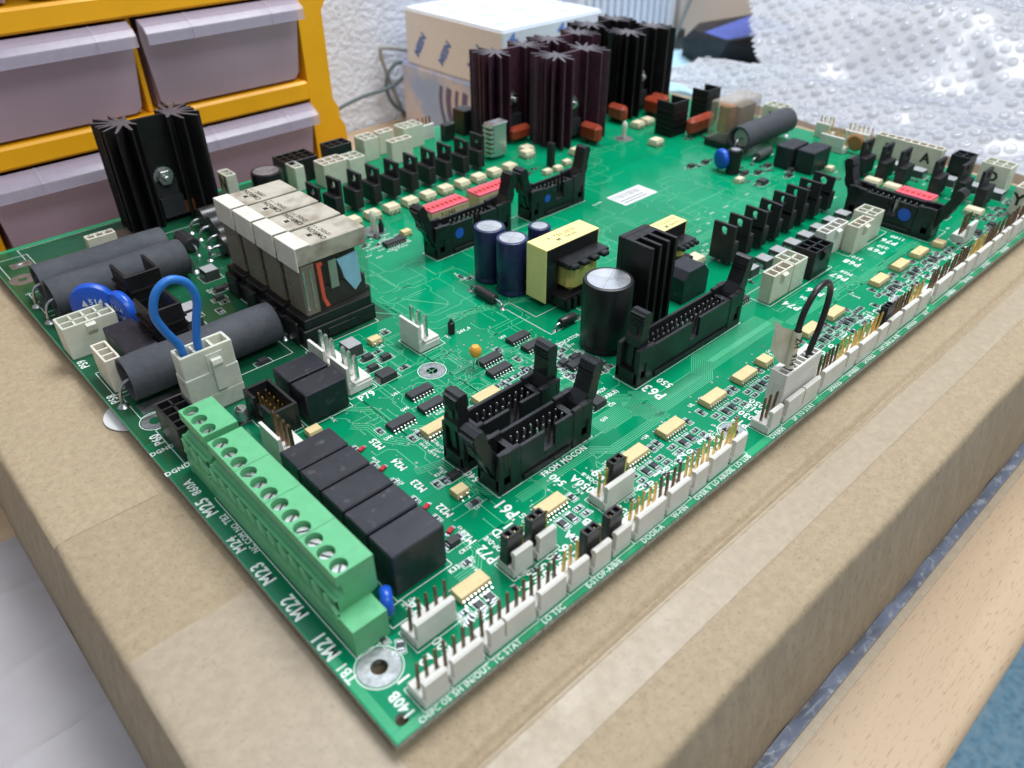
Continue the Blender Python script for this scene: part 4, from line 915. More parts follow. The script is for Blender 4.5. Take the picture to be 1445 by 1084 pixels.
def varistor(x, y, r, rz, t=4.2, z=None, print_=None, name='disc_varistor'):
    z = z or r+1.5
    def f():
        b = MB(); b.rev([(.01, -t/2), (r*.75, -t/2), (r*.93, -t*.36), (r, -t*.1), (r, t*.1), (r*.93, t*.36), (r*.75, t/2), (.01, t/2)], (0, 0, 0), 'y', 36, cap=False); return b.mesh(name, 'blue')
    o = part(name, cached(('mov', r, t), f), (x, y, z), rz)
    for s_ in (-1, 1): obj('lead', cached(('movl', r, s_), lambda: MB().tube([(s_*r*.4, 0, -r*.8), (s_*r*.4, 0, -z+.1)], .4, 8).mesh('lead', 'silverpin')), o)
    if print_:
        for t_, lx, lz, sz in print_:
            me = text_mesh(t_, sz, .03); me.materials.clear(); me.materials.append(MT['silk']); obj('printed_lettering', me, o, (lx, -t/2-.05, lz), rot=(math.pi/2, 0, 0))
        b = MB(); b.prism_xz([(-3.4, .4), (-1.2, .4), (-2.3, 3.0)], -t/2-.06, -t/2-.03); b.prism_xz([(-3.3, -2.2), (-1.3, -2.2), (-1.3, -.4), (-3.3, -.4)], -t/2-.06, -t/2-.03); obj('printed_emblem', b.mesh('printed_emblem', 'silk'), o)
    return o
def film_cap(x, y, l, w, h, rz, name='film_capacitor'):
    def f():
        b = MB(); b.box(-l/2, l/2, -w/2, w/2, 1.4, h, 0, w*.3); return b.mesh(name, 'filmcap')
    o = part(name, cached(('film', l, w, h), f), (x, y, 0), rz)
    for s_ in (-1, 1): obj('lead', cached('fl', lambda: MB().box(-.35, .35, -.35, .35, 0, 2.5).mesh('lead', 'silverpin')), o, (s_*l*.36, 0, 0))
    return o
def clip_sink(x, y, w, d, h, rz=0, label=None):
    """small folded U heatsink with ribs, transistor inside"""
    def f():
        b = MB(); t = 1.1
        b.box(0, w, 0, t, 0, h, 0, .15); b.box(0, t, t, d, 0, h, 0, .15); b.box(w-t, w, t, d, 0, h, 0, .15)
        for s_ in (0, 1):
            xx = (-.9, 0) if s_ == 0 else (w, w+.9)
            for k in range(5): b.box(*xx, .6, d-.8, 2.5+k*(h-5)/5, 3.4+k*(h-5)/5)
        for k in range(4): b.box(.8, w-.8, -.8, 0, 2.5+k*(h-5)/4, 3.3+k*(h-5)/4)
        b.box(t+.4, w-t-.4, t, t+1.3, 6, h-3)
        return b.mesh('clip_heatsink', 'anod')
    o = part('clip_heatsink', cached(('clip', w, d, h), f), (x, y, 0), rz, label=label)
    obj('transistor', cached(('clt', w, h), lambda: (lambda b: (b.box(w/2-4.6, w/2+4.6, 2.5, 3.8, h*.35, h*.78, 0), b.box(w/2-4.8, w/2+4.8, 2.5, 6.6, 2, h*.4, 1), b.mesh('transistor', ['steel', 'ic']))[-1])(MB())), o)
    return o

# ------------------------------------------------------------------ headers along the front edge
FRONT = [(8.9, 3, 'bronze', 0), (16.7, 4, 'bronze', 0), (27.2, 6, 'bronze', 2), (42.5, 4, 'bronze', 0), (53.0, 3, 'gold', 0), (60.8, 3, 'gold', 0), (68.9, 3, 'gold', 0), (77.2, 5, 'gold', 0), (90.4, 4, 'bronze', 0), (101.2, 3, 'gold', 0), (109.3, 4, 'gold', 0), (120.0, 3, 'gold', 0),
         (139.0, 3, 'bronze', 0), (147.4, 8, 'bronze', 4), (169.2, 6, 'bronze', 0), (185.0, 3, 'gold', 0), (193.0, 5, 'gold', 0), (206.2, 3, 'gold', 0), (214.4, 4, 'bronze', 0), (225.1, 5, 'bronze', 0), (238.3, 4, 'gold', 0), (252.4, 6, 'bronze', 0), (268.2, 4, 'bronze', 0), (279.0, 4, 'bronze', 0), (289.8, 6, 'gold', 0), (305.4, 4, 'bronze', 0), (316.2, 4, 'bronze', 2), (327.0, 4, 'bronze', 0), (337.8, 5, 'bronze', 0), (351.2, 4, 'bronze', 0), (362.0, 5, 'bronze', 0), (375.4, 4, 'bronze', 0)]
HB = MB()
for x, n, p, st in FRONT: kk_header(x, 2.2, n, p, step=st or None); HB.rect_line(x-.35, x+n*2.54+.1, 1.85, 9.1, .2, ZS)
for x, n, p in ((16.6, 5, 'bronze'), (46.1, 3, 'gold'), (54.2, 3, 'gold'), (79.3, 5, 'gold'), (312.5, 4, 'bronze')): kk_header(x, 14.6, n, p); HB.rect_line(x-.35, x+n*2.54+.1, 14.25, 21.5, .2, ZS)
part('screen_outline', HB.mesh('header_outline', 'silk', fix=False), kind='stuff')
jumper(60.9, 4.6, 'black jumper cap on the front edge header above the E-STOP print')
jumper(69.0, 4.6, 'black jumper cap on the front edge header just left of DOOR-A')
jumper(214.6, 4.6, 'black jumper cap farthest right along the front edge headers')
jumper(46.2, 17.0, 'black jumper cap on the white header nearest to the P72 print')
jumper(54.3, 17.0, 'black jumper cap on the white header just below the P81 print')
jumper(84.5, 17.0, 'black jumper cap on the right pins of the P9 header')

# ------------------------------------------------------------------ beige driver chips and their resistor groups
for k, (x, y) in enumerate(((36.5, 19.6), (69.8, 25.6), (101.8, 23.4), (119.6, 23.8), (141.4, 23.8), (159.2, 24.0), (200.3, 23.8), (217.1, 23.6), (253.3, 24.0), (271.6, 24.2), (288.3, 23.8))):
    soic(x, y, 8, 4.4, 9.4, 0, 'beige', 2.2, 'driver_chip')
    for dx, dy, l, w in ((7.4, -1.0, 2.0, 1.3), (-7.6, -1.2, 2.0, 1.3), (-5.6, -5.2, 1.6, 1.0), (-5.4, -7.8, 1.6, 1.0), (-1.6, -6.2, 3.0, 1.8), (1.8, -6.2, 3.0, 1.8), (5.6, -5.2, 1.6, 1.0), (5.8, -7.8, 1.6, 1.0)):
        if k == 0: dy *= .8
        xx, yy = x+dx, y+dy
        if any(abs(xx-a) < 8 and abs(yy-18) < 5 for a in (22, 50, 58, 85.5)): continue
        chip_r(xx, yy, l, w, 90 if l > 2.5 or abs(dy) < 2 else 0)
for x, y in ((171.1, 24.0), (302.6, 21.6)): soic(x, y, 4, 4.4, 5.0, 0, 'beige', 2.4, 'driver_chip')
for x, y in ((68.0, 72.4), (89.6, 74.0)): soic(x, y, 8, 4.4, 9.4, 0, 'beige', 2.2, 'driver_chip')
for x, y, n in ((75.6, 90.6, 7), (74.2, 82.6, 7), (61.9, 82.2, 7), (120.7, 92.1, 7), (121.4, 85.0, 7), (104.4, 89.0, 7), (102.6, 82.2, 7), (133.9, 184.2, 8)): soic(x, y, n, 3.9, n*1.27)
for x, y in ((142.7, 187.6), (40.0, 96.4), (55.6, 46.6), (82.3, 125.1)): soic(x, y, 2, 3.6, 4.4, 0, 'beige', 2.2, 'driver_chip')
soic(124.3, 66.8, 6, 3.6, 7.6); soic(201, 53, 5, 3.4, 6.6)
for x, y, w in ((112.9, 47.6, 5), (308, 112, 5)): smb(x, y, w, 4.2, 2.2)
# loose chip resistors, capacitors, small diodes
for x, y, l, w, r in ((55.8, 53.6, 2, 1.3, 90), (53.4, 53.8, 2, 1.3, 90), (56.2, 41.2, 3.0, 1.6, 0), (44.6, 34.8, 3, 1.6, 0), (41.2, 26.6, 2, 1.3, 0), (55.2, 83.9, 2, 1.3, 90), (63.0, 74.4, 2, 1.3, 90), (60.4, 74.4, 2, 1.3, 90), (88.7, 127.9, 2.2, 1.4, 0), (79.6, 119.7, 2, 1.2, 0), (80.6, 105.8, 2.4, 1.4, 0), (61.0, 199.1, 6.3, 3.1, 0), (99.0, 74.2, 2, 1.2, 0), (80.5, 72.6, 2, 1.2, 90), (83.0, 72.6, 2, 1.2, 90), (52.4, 183, 3, 1.6, 90), (56.6, 188, 2, 1.2, 0), (14.5, 18.3, 2.4, 1.5, 60), (12.6, 22.3, 2.0, 1.3, 90), (135.5, 141.6, 2, 1.2, 90), (137.2, 138, 2, 1.2, 0), (118, 70.5, 2, 1.2, 0), (123.8, 73.9, 2, 1.2, 90), (119.7, 67.9, 2, 1.2, 0), (120.2, 76.4, 2, 1.2, 0), (127.2, 76.4, 2, 1.2, 0), (129.4, 70.6, 2, 1.2, 90), (118.8, 63.4, 2, 1.2, 0), (129.6, 63.6, 2, 1.2, 0), (109.6, 77.4, 2, 1.2, 90), (112, 83.2, 2, 1.2, 90), (111, 92, 2, 1.2, 90), (36.4, 128.6, 3, 1.6, 90), (37.4, 122, 2, 1.3, 0)):
    chip_r(x, y, l, w, r)
for x, y in ((74.8, 118.8), (79.4, 114.6), (72.6, 112.4), (56.4, 191.6), (59.4, 197.6), (58.8, 53.0), (121.4, 70.4), (126.4, 70.0), (47.4, 141.2), (42.8, 34.0)): smb(x, y, 3.4, 2.6, 1.6)
smb(73.0, 105.4, 6.0, 4.8, 2.3); smb(64.6, 135.2, 4.2, 2.8, 1.8)
for x, y in ((46.2, 80.4), (45.9, 69.2), (45.6, 48.7), (44.8, 37.6)):
    part('indicator_lamp', cached('led', lambda: (lambda b: (b.box(-1.1, 1.1, -.65, .65, .1, .9, 0, .15), b.box(-1.9, -1.0, -.6, .6, .03, .25, 1), b.box(1.0, 1.9, -.6, .6, .03, .25, 1), b.mesh('indicator_lamp', ['led', 'solder']))[-1])(MB())), (x, y, .03), 20)
for k in range(5):
    for dx in (0, 3.0): chip_r(41.5+dx+.6, 41.6+k*9.6+(dx > 0)*2, 1.8, 1.1, 90)
for x, y in ((61.8, 210.2), (42.8, 187.6), (40.6, 179.6), (72.9, 125.6)): smb(x, y, 5.6, 6.4, 4.2, 0, 'greyside', 'surge_suppressor', 'greytop')
for k in range(8): smb(222.2+k*10.75, 63.6, 6.0, 6.0, 3.6, 0, 'greyside', 'surge_suppressor', 'greytop')
for y in (76.2, 63.2, 47.6, 36.8, 25.2): smb(374.5, y, 6.4, 6.4, 3.6, 90, 'greyside', 'surge_suppressor', 'greytop')
for y in (73.5, 63.5, 46.3, 24.6): dip_opto(346.7, y, 7.6, 5.4, 3.2, 3, 'beige2', 90)
for x, y in ((203, 79), (213, 84)): soic(x, y, 4, 6.0, 8.0, 0, 'beige2', 3.2, 'optocoupler')
random.seed(41)
for k_ in range(34):                                                  # dense groups round the indicator chips and between the header rows
    x, y = ((118+(k_ % 6)*2.7, 58.5+(k_//6)*2.2) if k_ < 24 else (96+(k_-24)*3.0, 76.2))
    if abs(x-124.3) < 5.2 and abs(y-66.8) < 3.4: continue
    chip_r(x+random.uniform(-.3, .3), y, 1.8, 1.1, random.choice((0, 0, 90)))
for k_ in range(16): chip_r(30+k_*7.3, 12.6+(k_ % 2)*.9, 1.6, 1.0, 90 if k_ % 3 else 0, box=False)
# test post, amber bead, small posts
o = part('test_post', MB().rev([(1.3, 0), (1.3, 4.2), (1.0, 4.6), (.6, 4.7), (.6, 5.8), (.3, 6.0)], (0, 0, 0), 'z', 16).mesh('test_post', 'black'), (106.2, 111.6, 0))
o = part('bead_capacitor', MB().rev([(.01, 4.6), (1.6, 4.9), (2.1, 6.2), (2.0, 7.6), (1.2, 8.6), (.01, 8.8)], (0, 0, 0), 'z', 18, cap=False).mesh('bead_capacitor', 'tant'), (98.6, 89.4, 0))
for s_ in (-1, 1): obj('lead', MB().tube([(s_*.5, 0, 5), (s_*.9, 0, 3), (s_*1.3, 0, 0)], .22, 6).mesh('lead', 'silverpin'), o)
part('test_post', MB().rev([(1.2, 0), (1.2, 3.8), (.7, 4.4), (.7, 5.6)], (0, 0, 0), 'z', 14).mesh('test_post', 'black'), (136.6, 197.6, 0))
part('label_sticker', MB().box(237.5, 261.5, 141.2, 153.6, .05, .12).mesh('label_sticker', 'stickerpaper'), label='white paper sticker on the open green area')
b = MB(); random.seed(4)
for k in range(26): x = 238.6+k*.72; b.flat([(x, 148), (x+random.uniform(.15, .5), 148), (x+.3, 152.4), (x, 152.4)], .13)
for k in range(2): b.flat([(239, 143+k*2.2), (256, 143+k*2.2), (256, 144+k*2.2), (239, 144+k*2.2)], .13)
part('printed_barcode', b.mesh('printed_barcode', 'greyink', fix=False))

# ------------------------------------------------------------------ black relays
for k in range(5): relay_box(21.7, 37.3, 29.5+k*10.3, 29.5+k*10.3+9.6, 14.2)
relay_box(41.3, 55.6, 100.4, 109.2, 11.4); relay_box(41.3, 55.6, 110.4, 120.2, 11.4)
relay_box(11.2, 21.4, 158.6, 180.2, 11.8)
relay_box(332.6, 348.6, 112.0, 121.5, 11.5); relay_box(334.6, 351.6, 100.8, 110.6, 11.5)
# ------------------------------------------------------------------ ribbon cable headers
idc(62.8, 38.4, 37.2, 8, 0, (24, 19), label='latched box header, its near left latch folded out')
idc(61.8, 52.2, 38.6, 8, 0, (4, 4))
idc(128.6, 44.8, 58.6, 17, 0, (-4, 19), label='longest latched box header, thirty-four pins')
idc(137.6, 158.9, 42.0, 8, 0, (24, 18), dot=(12.4, 2.3, 8.4), label='latched box header in front of the red switches with a blue dot')
idc(192.2, 159.0, 35.4, 8, 0, (18, 16), dot=(10.3, 1.8, 8.4))
idc(303.9, 66.6, 39.8, 10, -90, (20, 26), dot=(27, 2.8, 8.2), label='latched box header turned towards the back right with a blue dot')
def small_box_header():
    b = MB(); L_, W_, h = 8.8, 17.4, 9.4; t = 1.0
    b.box(0, t, 0, W_/2-2.2, 0, h, 0, .1); b.box(0, t, W_/2+2.2, W_, 0, h, 0, .1); b.box(0, t, W_/2-2.2, W_/2+2.2, 0, 1.2); b.box(L_-t, L_, 0, W_, 0, h, 0, .1); b.box(t, L_-t, 0, t, 0, h, 0, .1); b.box(t, L_-t, W_-t, W_, 0, h, 0, .1); b.box(t, L_-t, t, W_-t, .2, 2.6)
    return b.mesh('box_header', 'black')
o = part('box_header', small_box_header(), (30.3, 101.9, .05), label='small open box header beside the two black relays')
for i in range(5):
    for j in (-1, 1): obj('pin', pin_mesh('gold', .64, 8.4, 2.), o, (4.4+j*1.27, 8.7+(i-2)*2.54, 0))

# upright three pin headers with tall guide wall (wide pitch)
def wide_header(x, y, n, pitch=3.4, label=None, pm='silverpin', h=13.2, wall=10.5):
    def f():
        b = MB(); Ln = n*pitch; b.box(0, 9.2, 0, Ln, 0, 3.0, 0, .4); b.box(2.5, 9.0, .3, Ln-.3, 3.0, 3.9, 0, .3)
        b.prism_xz([(0, 2.5), (1.3, 2.5), (1.5, 4.5), (1.2, wall), (.2, wall)], .3, Ln-.3); b.prism_xz([(1.2, 3), (3.2, 3), (1.4, 5.5)], 0, .9); b.rev([(1.3, 0), (1.3, 1.0)], (1.2, 0, 3.6), 'y', 14)
        return b.mesh('pin_header', 'kkwhite')
    o = part('pin_header', cached(('wide', n, pitch, wall), f), (x, y, .05), label=label)
    for k in range(n): obj('pin', pin_mesh(pm, 1.1, h), o, (4.6, (k+.5)*pitch, 0))
    return o
wide_header(58.2, 104.6, 3); wide_header(58.2, 118.2, 3); wide_header(89.6, 108.6, 3, 3.8)
o = wide_header(25.2, 88.6, 4, 2.9, pm='bronze')
# ------------------------------------------------------------------ power connectors
box_conn(.6, 186.8, 4, 2, 'natural', 12.4, latch=1, label='milky four by two connector at the left board edge')
box_conn(4.0, 158.2, 1, 3, 'kkcream', 12.2, 4.0)
box_conn(6.4, 110.8, 2, 4, 'black', 12.0, 3.8, label='black connector behind the green terminal blocks')
box_conn(206.6, 44.4, 3, 1, 'kkcream', 12, 4.2, latch=1); box_conn(220.8, 44.2, 2, 2, 'natural', 12)
box_conn(234.6, 43.4, 3, 2, 'black', 12.2, latch=1); box_conn(254.0, 49.4, 4, 1, 'kkwhite', 12, latch=1)
box_conn(268.6, 43.4, 3, 1, 'kkcream', 12, latch=1); box_conn(284.4, 44.4, 2, 2, 'natural', 12)
for x, y, nx, ny, m_ in ((133.0, 271, 4, 3, 'black'), (160.5, 275.2, 3, 2, 'black'), (145.0, 256, 3, 2, 'kkcream'), (158.6, 254, 2, 2, 'natural'), (179.8, 272.6, 2, 2, 'natural'), (191.8, 276, 2, 1, 'kkcream'), (188.2, 259.6, 3, 1, 'kkcream'), (205.8, 272.8, 3, 2, 'natural'), (133.0, 262.6, 1, 2, 'natural')):
    box_conn(x, y, nx, ny, m_, 12, name='power_connector')
box_conn(104.0, 276, 1, 2, 'natural', 12, mark=[('N', -.1, 4.5, 7, (-1, 0, 0), 0, 7)])
mk = lambda t_, lx, lz: [(t_, lx, -.1, lz, (0, -1, 0), 0, 5)]
o = box_conn(381.5, 57.4, 1, 8, 'kkcream', 13, 4.2, mark=[('B', -.12, 27, 7, (-1, 0, 0), 0, 5), ('A', -.12, 7, 7, (-1, 0, 0), 0, 5)])
box_conn(380.0, 43.0, 2, 2, 'black', 13, mark=[('C', -.12, 4.5, 7, (-1, 0, 0), 0, 5.5)]); box_conn(380.6, 24.4, 2, 3, 'natural', 13, mark=[('D', -.12, 7, 7, (-1, 0, 0), 0, 5)])
box_conn(360.0, 9.6, 3, 1, 'kkcream', 13, mark=[('Y', -.12, 2.6, 7, (-1, 0, 0), 0, 5.5)])
box_conn(383, 148, 2, 3, 'natural', 13, mark=[('X', -.12, 7, 7, (-1, 0, 0), 0, 5)])
box_conn(33.8, 262.0, 3, 1, 'kkcream', 7.5, 3.6)
for x, y, n in ((390.4, 121.0, 4), (374.8, 104.2, 6), (389.8, 98.0, 6)): kk_header(x, y+n*2.54, n, 'gold', -90)
kk_header(221.8, 278.2, 4, 'bronze')
# ------------------------------------------------------------------ rows of power transistors and couplers
for k in range(8): triac(221.3+k*11.0, 77.2, 0, 17.6, 1)
for k in range(10): triac(121.8+k*10.75, 226.6, 0, 17.6, -1)
for k, (x, y) in enumerate(((355, 84.8), (357, 75.2), (356, 65), (356, 48), (359, 38), (357.5, 27.6))): triac(x, y, 90, 17.8, -1)
for k in range(10): dip_opto(131.2+k*10.72, 211.9)
for x, y in ((248.1, 219.9), (270.0, 203.6), (252.4, 224.8), (328.6, 209.6), (337.4, 209.8), (313, 183.6)): dip_opto(x, y)
for x, y in ((238.6, 195), (246, 194.6), (255.6, 197.4), (301, 121), (348, 97.6)): soic(x, y, 2, 3.6, 4.6, 0, 'beige2', 2.4, 'optocoupler')
part('pin_post', MB().box(-1.3, 1.3, -2, 2, 0, 12.5, 0, .2).mesh('pin_post', 'black'), (247.8, 201.6, 0))
# red bodied switch banks
def dip_switch(x, y, n, rz=0):
    L_ = n*2.54+1.2
    def f():
        b = MB(); b.box(0, L_, 0, 9.6, 1.0, 8.2, 0, .15); b.box(.1, L_-.1, .1, 9.5, 8.2, 9.1, 1, .1)
        for k in range(n): b.box(1.0+k*2.54, 2.4+k*2.54, 2.6, 7.0, 9.1, 9.25, 2)
        return b.mesh('switch_bank', ['dipside', 'dipred', 'redp'])
    o = part('switch_bank', cached(('dipsw', n), f), (x, y, 0), rz)
    km = cached('swk', lambda: MB().box(-.55, .55, -.8, .8, 9.2, 9.8, 0, .1).mesh('switch_lever', 'dipred'))
    for k in range(n): obj('switch_lever', km, o, (1.7+k*2.54, 4.2, 0))
    return o
o = dip_switch(153.2, 181.6, 8); lettering('7-1343', (9, -.05, 6.2), 0, 2.0, o, 'ink', rot=(math.pi/2, 0, 0)); lettering('H', (9, -.05, 3.2), 0, 2.0, o, 'ink', rot=(math.pi/2, 0, 0))
dip_switch(180.6, 181.4, 8); dip_switch(324.6, 54.0, 6, -90)
# ------------------------------------------------------------------ electrolytic capacitors
elcap(143.9, 132.9, 6.2, 22.6); elcap(143.5, 119.5, 6.2, 22.6); elcap(165.4, 127.0, 4.6, 18); elcap(165.0, 116.2, 4.6, 18)
elcap(141.0, 69.6, 8.6, 26, 'capblack', 'tall black capacitor beside the finned heatsink')
elcap(115.4, 256.4, 7.2, 17.5, 'capblack', 'black capacitor behind the plug-in relays'); elcap(309.2, 130.6, 3.6, 12.6, 'capblack')
varistor(306.2, 136.0, 5.2, 70, 4.2)
# ------------------------------------------------------------------ transformers
def transformer(x, y, w, d, h, txt, gap):
    def core():
        b = MB(); b.box(.3, w-.3, .15, d-.15, h-7, h-.3, 1, .25); b.box(.3, 6.6, .15, d-.15, 2.5, h-7, 1, .2); b.box(w-6.6, w-.3, .15, d-.15, 2.5, h-7, 1, .2); b.box(6.6, w-6.6, .8, d-.8, 2.2, 5.0, 1)
        b.box(0, w, 0, d, h-.35, h, 0, .12); b.box(0, .35, .02, d-.02, 2.2, h-.3, 0, .1); b.box(w-.35, w, .02, d-.02, 2.2, h-.3, 0, .1)
        return b.mesh('transformer', ['yellow', 'black'])
    o = part('transformer', core(), (x, y, 0))
    b = MB(); b.box(w*.28, w-4.2, -5.2, d+5.2, 5.2, h-7.2, 0, 2.4); obj('winding', b.mesh('winding', 'film'), o)
    b = MB()
    for s_ in (-1, 1):
        yy = (-6.4, .6) if s_ < 0 else (d-.6, d+6.4)
        b.box(3.5, w-1.5, *yy, 1.4, 5.6, 0, .3); b.box(w*.2, w-.6, yy[0]+(.3 if s_ < 0 else 0), yy[1]-(.3 if s_ > 0 else 0), h-7.6, h-5.4, 0, .3)
        for k in range(4): b.box(w*.22+k*w*.19, w*.22+k*w*.19+w*.12, -8.2 if s_ < 0 else d+5.4, -5.6 if s_ < 0 else d+8.2, h-7.4, h-5.6, 0, .4)
        for k in range(6): b.box(4.2+k*(w-8)/6, 6.0+k*(w-8)/6, -7.6 if s_ < 0 else d+6.2, -6.2 if s_ < 0 else d+7.6, .4, 4.8)
    obj('bobbin', b.mesh('bobbin', 'black'), o)
    obj('copper_winding', MB().box(w*.35, w-5, -4.6, -3.0, h-8.8, h-7.0, 0, .4).mesh('copper_winding', 'copper'), o)
    for i, t_ in enumerate(txt): lettering(t_, (w*.5, d*.62-i*2.8, h+.03), 0, 1.9, o, 'goldink', bold=.01)
    return o
transformer(142.4, 100.2, 28.2, 10.4, 24.2, ('P  T5S-2070', 'M   0630'), 0)
transformer(196.0, 88.6, 15, 7.6, 18.5, ('T35-0776', 'M 0630'), 0)
# ------------------------------------------------------------------ finned heatsink, choke
def fin_sink():
    b = MB(); W_, D_, h = 14.2, 14.6, 35.5
    b.box(0, W_, D_-2.6, D_, .5, h, 0, .3)
    for k in range(4): x = k*(W_-1.5)/3.0; b.box(x, x+1.5, 0, D_-2.5, .5, h-.02*k, 0, .15)
    b.box(1.4, W_-1.4, D_-6, D_-2.5, .5, h-.1); return b.mesh('heatsink', 'anod')
part('heatsink', fin_sink(), (152.3, 61.6, 0), label='black finned heatsink behind the tall black capacitor')
b = MB(); b.prism_xz([(0, .4), (15.5, .4), (15.5, 9.5), (12.0, 13.2), (2.5, 13.2), (0, 10.2)], 0, 9.6); part('relay', b.mesh('choke', 'relay'), (182.0, 66.8, 0), label='black block with slanted top beside the finned heatsink')
axial((131.2, 126.2), (131.0, 115.6), 2.0, 'diode', 4.2, .5, None); axial((137.2, 87.2), (144.6, 87.2), 1.7, 'diode', 2.8, .4, None)
# ------------------------------------------------------------------ left side: sleeves, diodes, varistors
cyl_res(6.4, 57.4, 149.6, 7.2, 8.6); cyl_res(6.2, 56.2, 218.6, 7.2, 8.4); cyl_res(6.4, 55.6, 234.2, 7.2, 8.4)
cyl_res(328.6, 376, 141.6, 6.6, 10.2)
b = MB(); b.prism([(6, 141), (30, 141), (30, 147), (6, 147)], .05, .09); part('bare_pad', b.mesh('bare_pad', 'tin'))
varistor(15.6, 199.4, 8.2, -38, 4.4, 11.0, [('514', 1.6, 1.9, 2.2), ('K130', 1.6, -1.2, 2.2)]); varistor(21.8, 190.4, 7.6, -78, 4.4, 9.6, [('514', 1.6, 1.9, 2.0), ('K130', 1.6, -1.2, 2.0)])
varistor(17.6, 27.2, 3.6, 60, 3.0, 5.2)
clip_sink(25.4, 190.6, 12.4, 14.0, 21.0, 0, 'folded black heatsink clip standing over the grey sleeves'); clip_sink(21.6, 160.6, 11.0, 13.0, 21.5)
axial((66.6, 247.2), (66.8, 235.4), 3.2, 'diode', 3.4, .45, None, 'axial_resistor')
axial((79.4, 254.8), (90.4, 254.8), 4.6, 'diode', 5.2, .6, True); axial((79.6, 245.6), (90.4, 245.6), 4.2, 'diode', 5.4, .6, True); axial((74.2, 224.4), (84, 224.4), 4.4, 'diode', 5.8, .6, True); axial((78.4, 236), (88, 236), 3.6, 'diode', 5.0, .6)
b = MB()
for k in range(2): b.box(72+k*7.4, 78+k*7.4, 270.4, 270.9, 3, 8.5, 0)
part('copper_tab', b.mesh('copper_tab', 'copper'))
part('bare_slot', MB().box(5.2, 13.2, 271.8, 277.2, .03, .06).mesh('bare_slot', 'copperfilm')); part('solder_bar', MB().tube([(6.4, 274.2, .1), (12.0, 275.2, .1)], .5, 8).mesh('solder_bar', 'solder'))
part('bare_slot', MB().box(48, 58, 263, 280, .03, .06).mesh('bare_slot2', 'copperfilm'))
for x, y in ((20.6, 250.4), (30, 252.4)): relay_box(x, x+6.4, y, y+4.6, 4.2, 'small_module')
for x, y in ((26.9, 129.8), (27.6, 117.2)):
    o = part('can_capacitor', cached('canc', lambda: MB().rev([(1.9, .3), (2.1, .8), (2.1, 4.4), (1.8, 4.8)], (0, 0, 0), 'z', 20).mesh('can_capacitor', 'alu')), (x, y, 0))
    obj('can_base', cached('canb', lambda: MB().box(-2.3, 2.3, -2.3, 2.3, .03, .5, 0, .2).mesh('can_base', 'black')), o)
    obj('black_mark', cached('canm', lambda: MB().prism([(-1.9, -.2), (-.4, -1.7), (-.4, 1.7), (-1.9, .2)], 4.81, 4.85).mesh('black_mark', 'ink')), o)
# ------------------------------------------------------------------ star heatsinks
star_sink(54.6, 262.4, 'anod', 46.5, 'black star-finned heatsink in front of the orange cabinet')
star_sink(246, 241, 'anodred', 47, 'purple star-finned heatsink on the left'); star_sink(264.6, 212.4, 'anodred', 47, 'purple star-finned heatsink nearest to the middle of the board'); star_sink(288.4, 240.6, 'anodred', 47, 'purple star-finned heatsink farthest back')
star_sink(333.5, 221.0, 'anod', 47, 'black star-finned heatsink at the back right'); star_sink(332, 250, 'anod', 47, 'black star-finned heatsink hidden behind another')
def vane_sink():
    b = MB(); h = 19
    b.box(0, 11, 4, 5.2, 2, h, 0, .1); b.box(9.8, 11, 0, 4, 2, h, 0, .1)
    for k in range(7): b.box(-1.2, 1.0, -1.5, 5, 2+k*2.5, 3.4+k*2.5, 0, .1)
    b.box(0, 10.5, -2, 4.2, h-.9, h+.2, 0, .3); b.box(1.2, 9.8, -1.6, -.6, 1.5, h, 0, .2); return b.mesh('heatsink', 'alu')
part('heatsink', vane_sink(), (230.6, 229.4, 0), label='small bright aluminium heatsink with side vanes')
for x, y, l, w, h, r in ((327.4, 224.4, 13, 6, 10.5, 90), (352.4, 217.4, 13, 6, 11, 90), (360.4, 219, 13, 6, 11, 90), (289.2, 211.0, 14, 6, 11, 90), (262, 240.4, 14, 6, 9, 0), (346.5, 178.8, 22, 6, 10.5, 0)): film_cap(x, y, l, w, h, r)
clip_sink(328.6, 185.2, 14, 12, 19); clip_sink(362.0, 186.4, 13, 11, 19)
o = part('relay', MB().box(334.4, 364.6, 152.6, 165.4, 4, 24.4, 0, .6).mesh('clear_relay', 'clear'), label='clear cased relay with copper coil at the back right')
obj('coil', MB().rev([(4.4, 0), (4.4, 14)], (341.5, 159, 7.5), 'z', 20).mesh('coil', 'copper'), o); obj('contact_block', MB().box(348, 363, 154.6, 163.4, 6, 20, 0, .5).mesh('contact_block', 'relaydull'), o); obj('relay_base', MB().box(333.6, 365.4, 151.8, 166.2, .2, 4.0, 0, .3).mesh('relay_base', 'black'), o)
axial((331, 130.6), (344.6, 131.4), 2.4, 'greyside', 3.6, .4, None, 'axial_resistor')
part('disc_capacitor', MB().rev([(.01, -1.5), (3.6, -1.5), (4.6, -.6), (4.6, .6), (3.6, 1.5), (.01, 1.5)], (0, 0, 0), 'x', 24, cap=False).mesh('disc_capacitor', mat('brown_disc', (.30, .14, .05), .4)), (380.6, 101.4, 6.2))
for x, y in ((312, 125), (318, 121), (330, 123), (333, 111), (339, 97), (326, 108), (310, 148), (300, 150), (318, 92), (334, 32), (340, 14), (327, 15)): smb(x, y, 3.6, 2.8, 1.7)
random.seed(31)
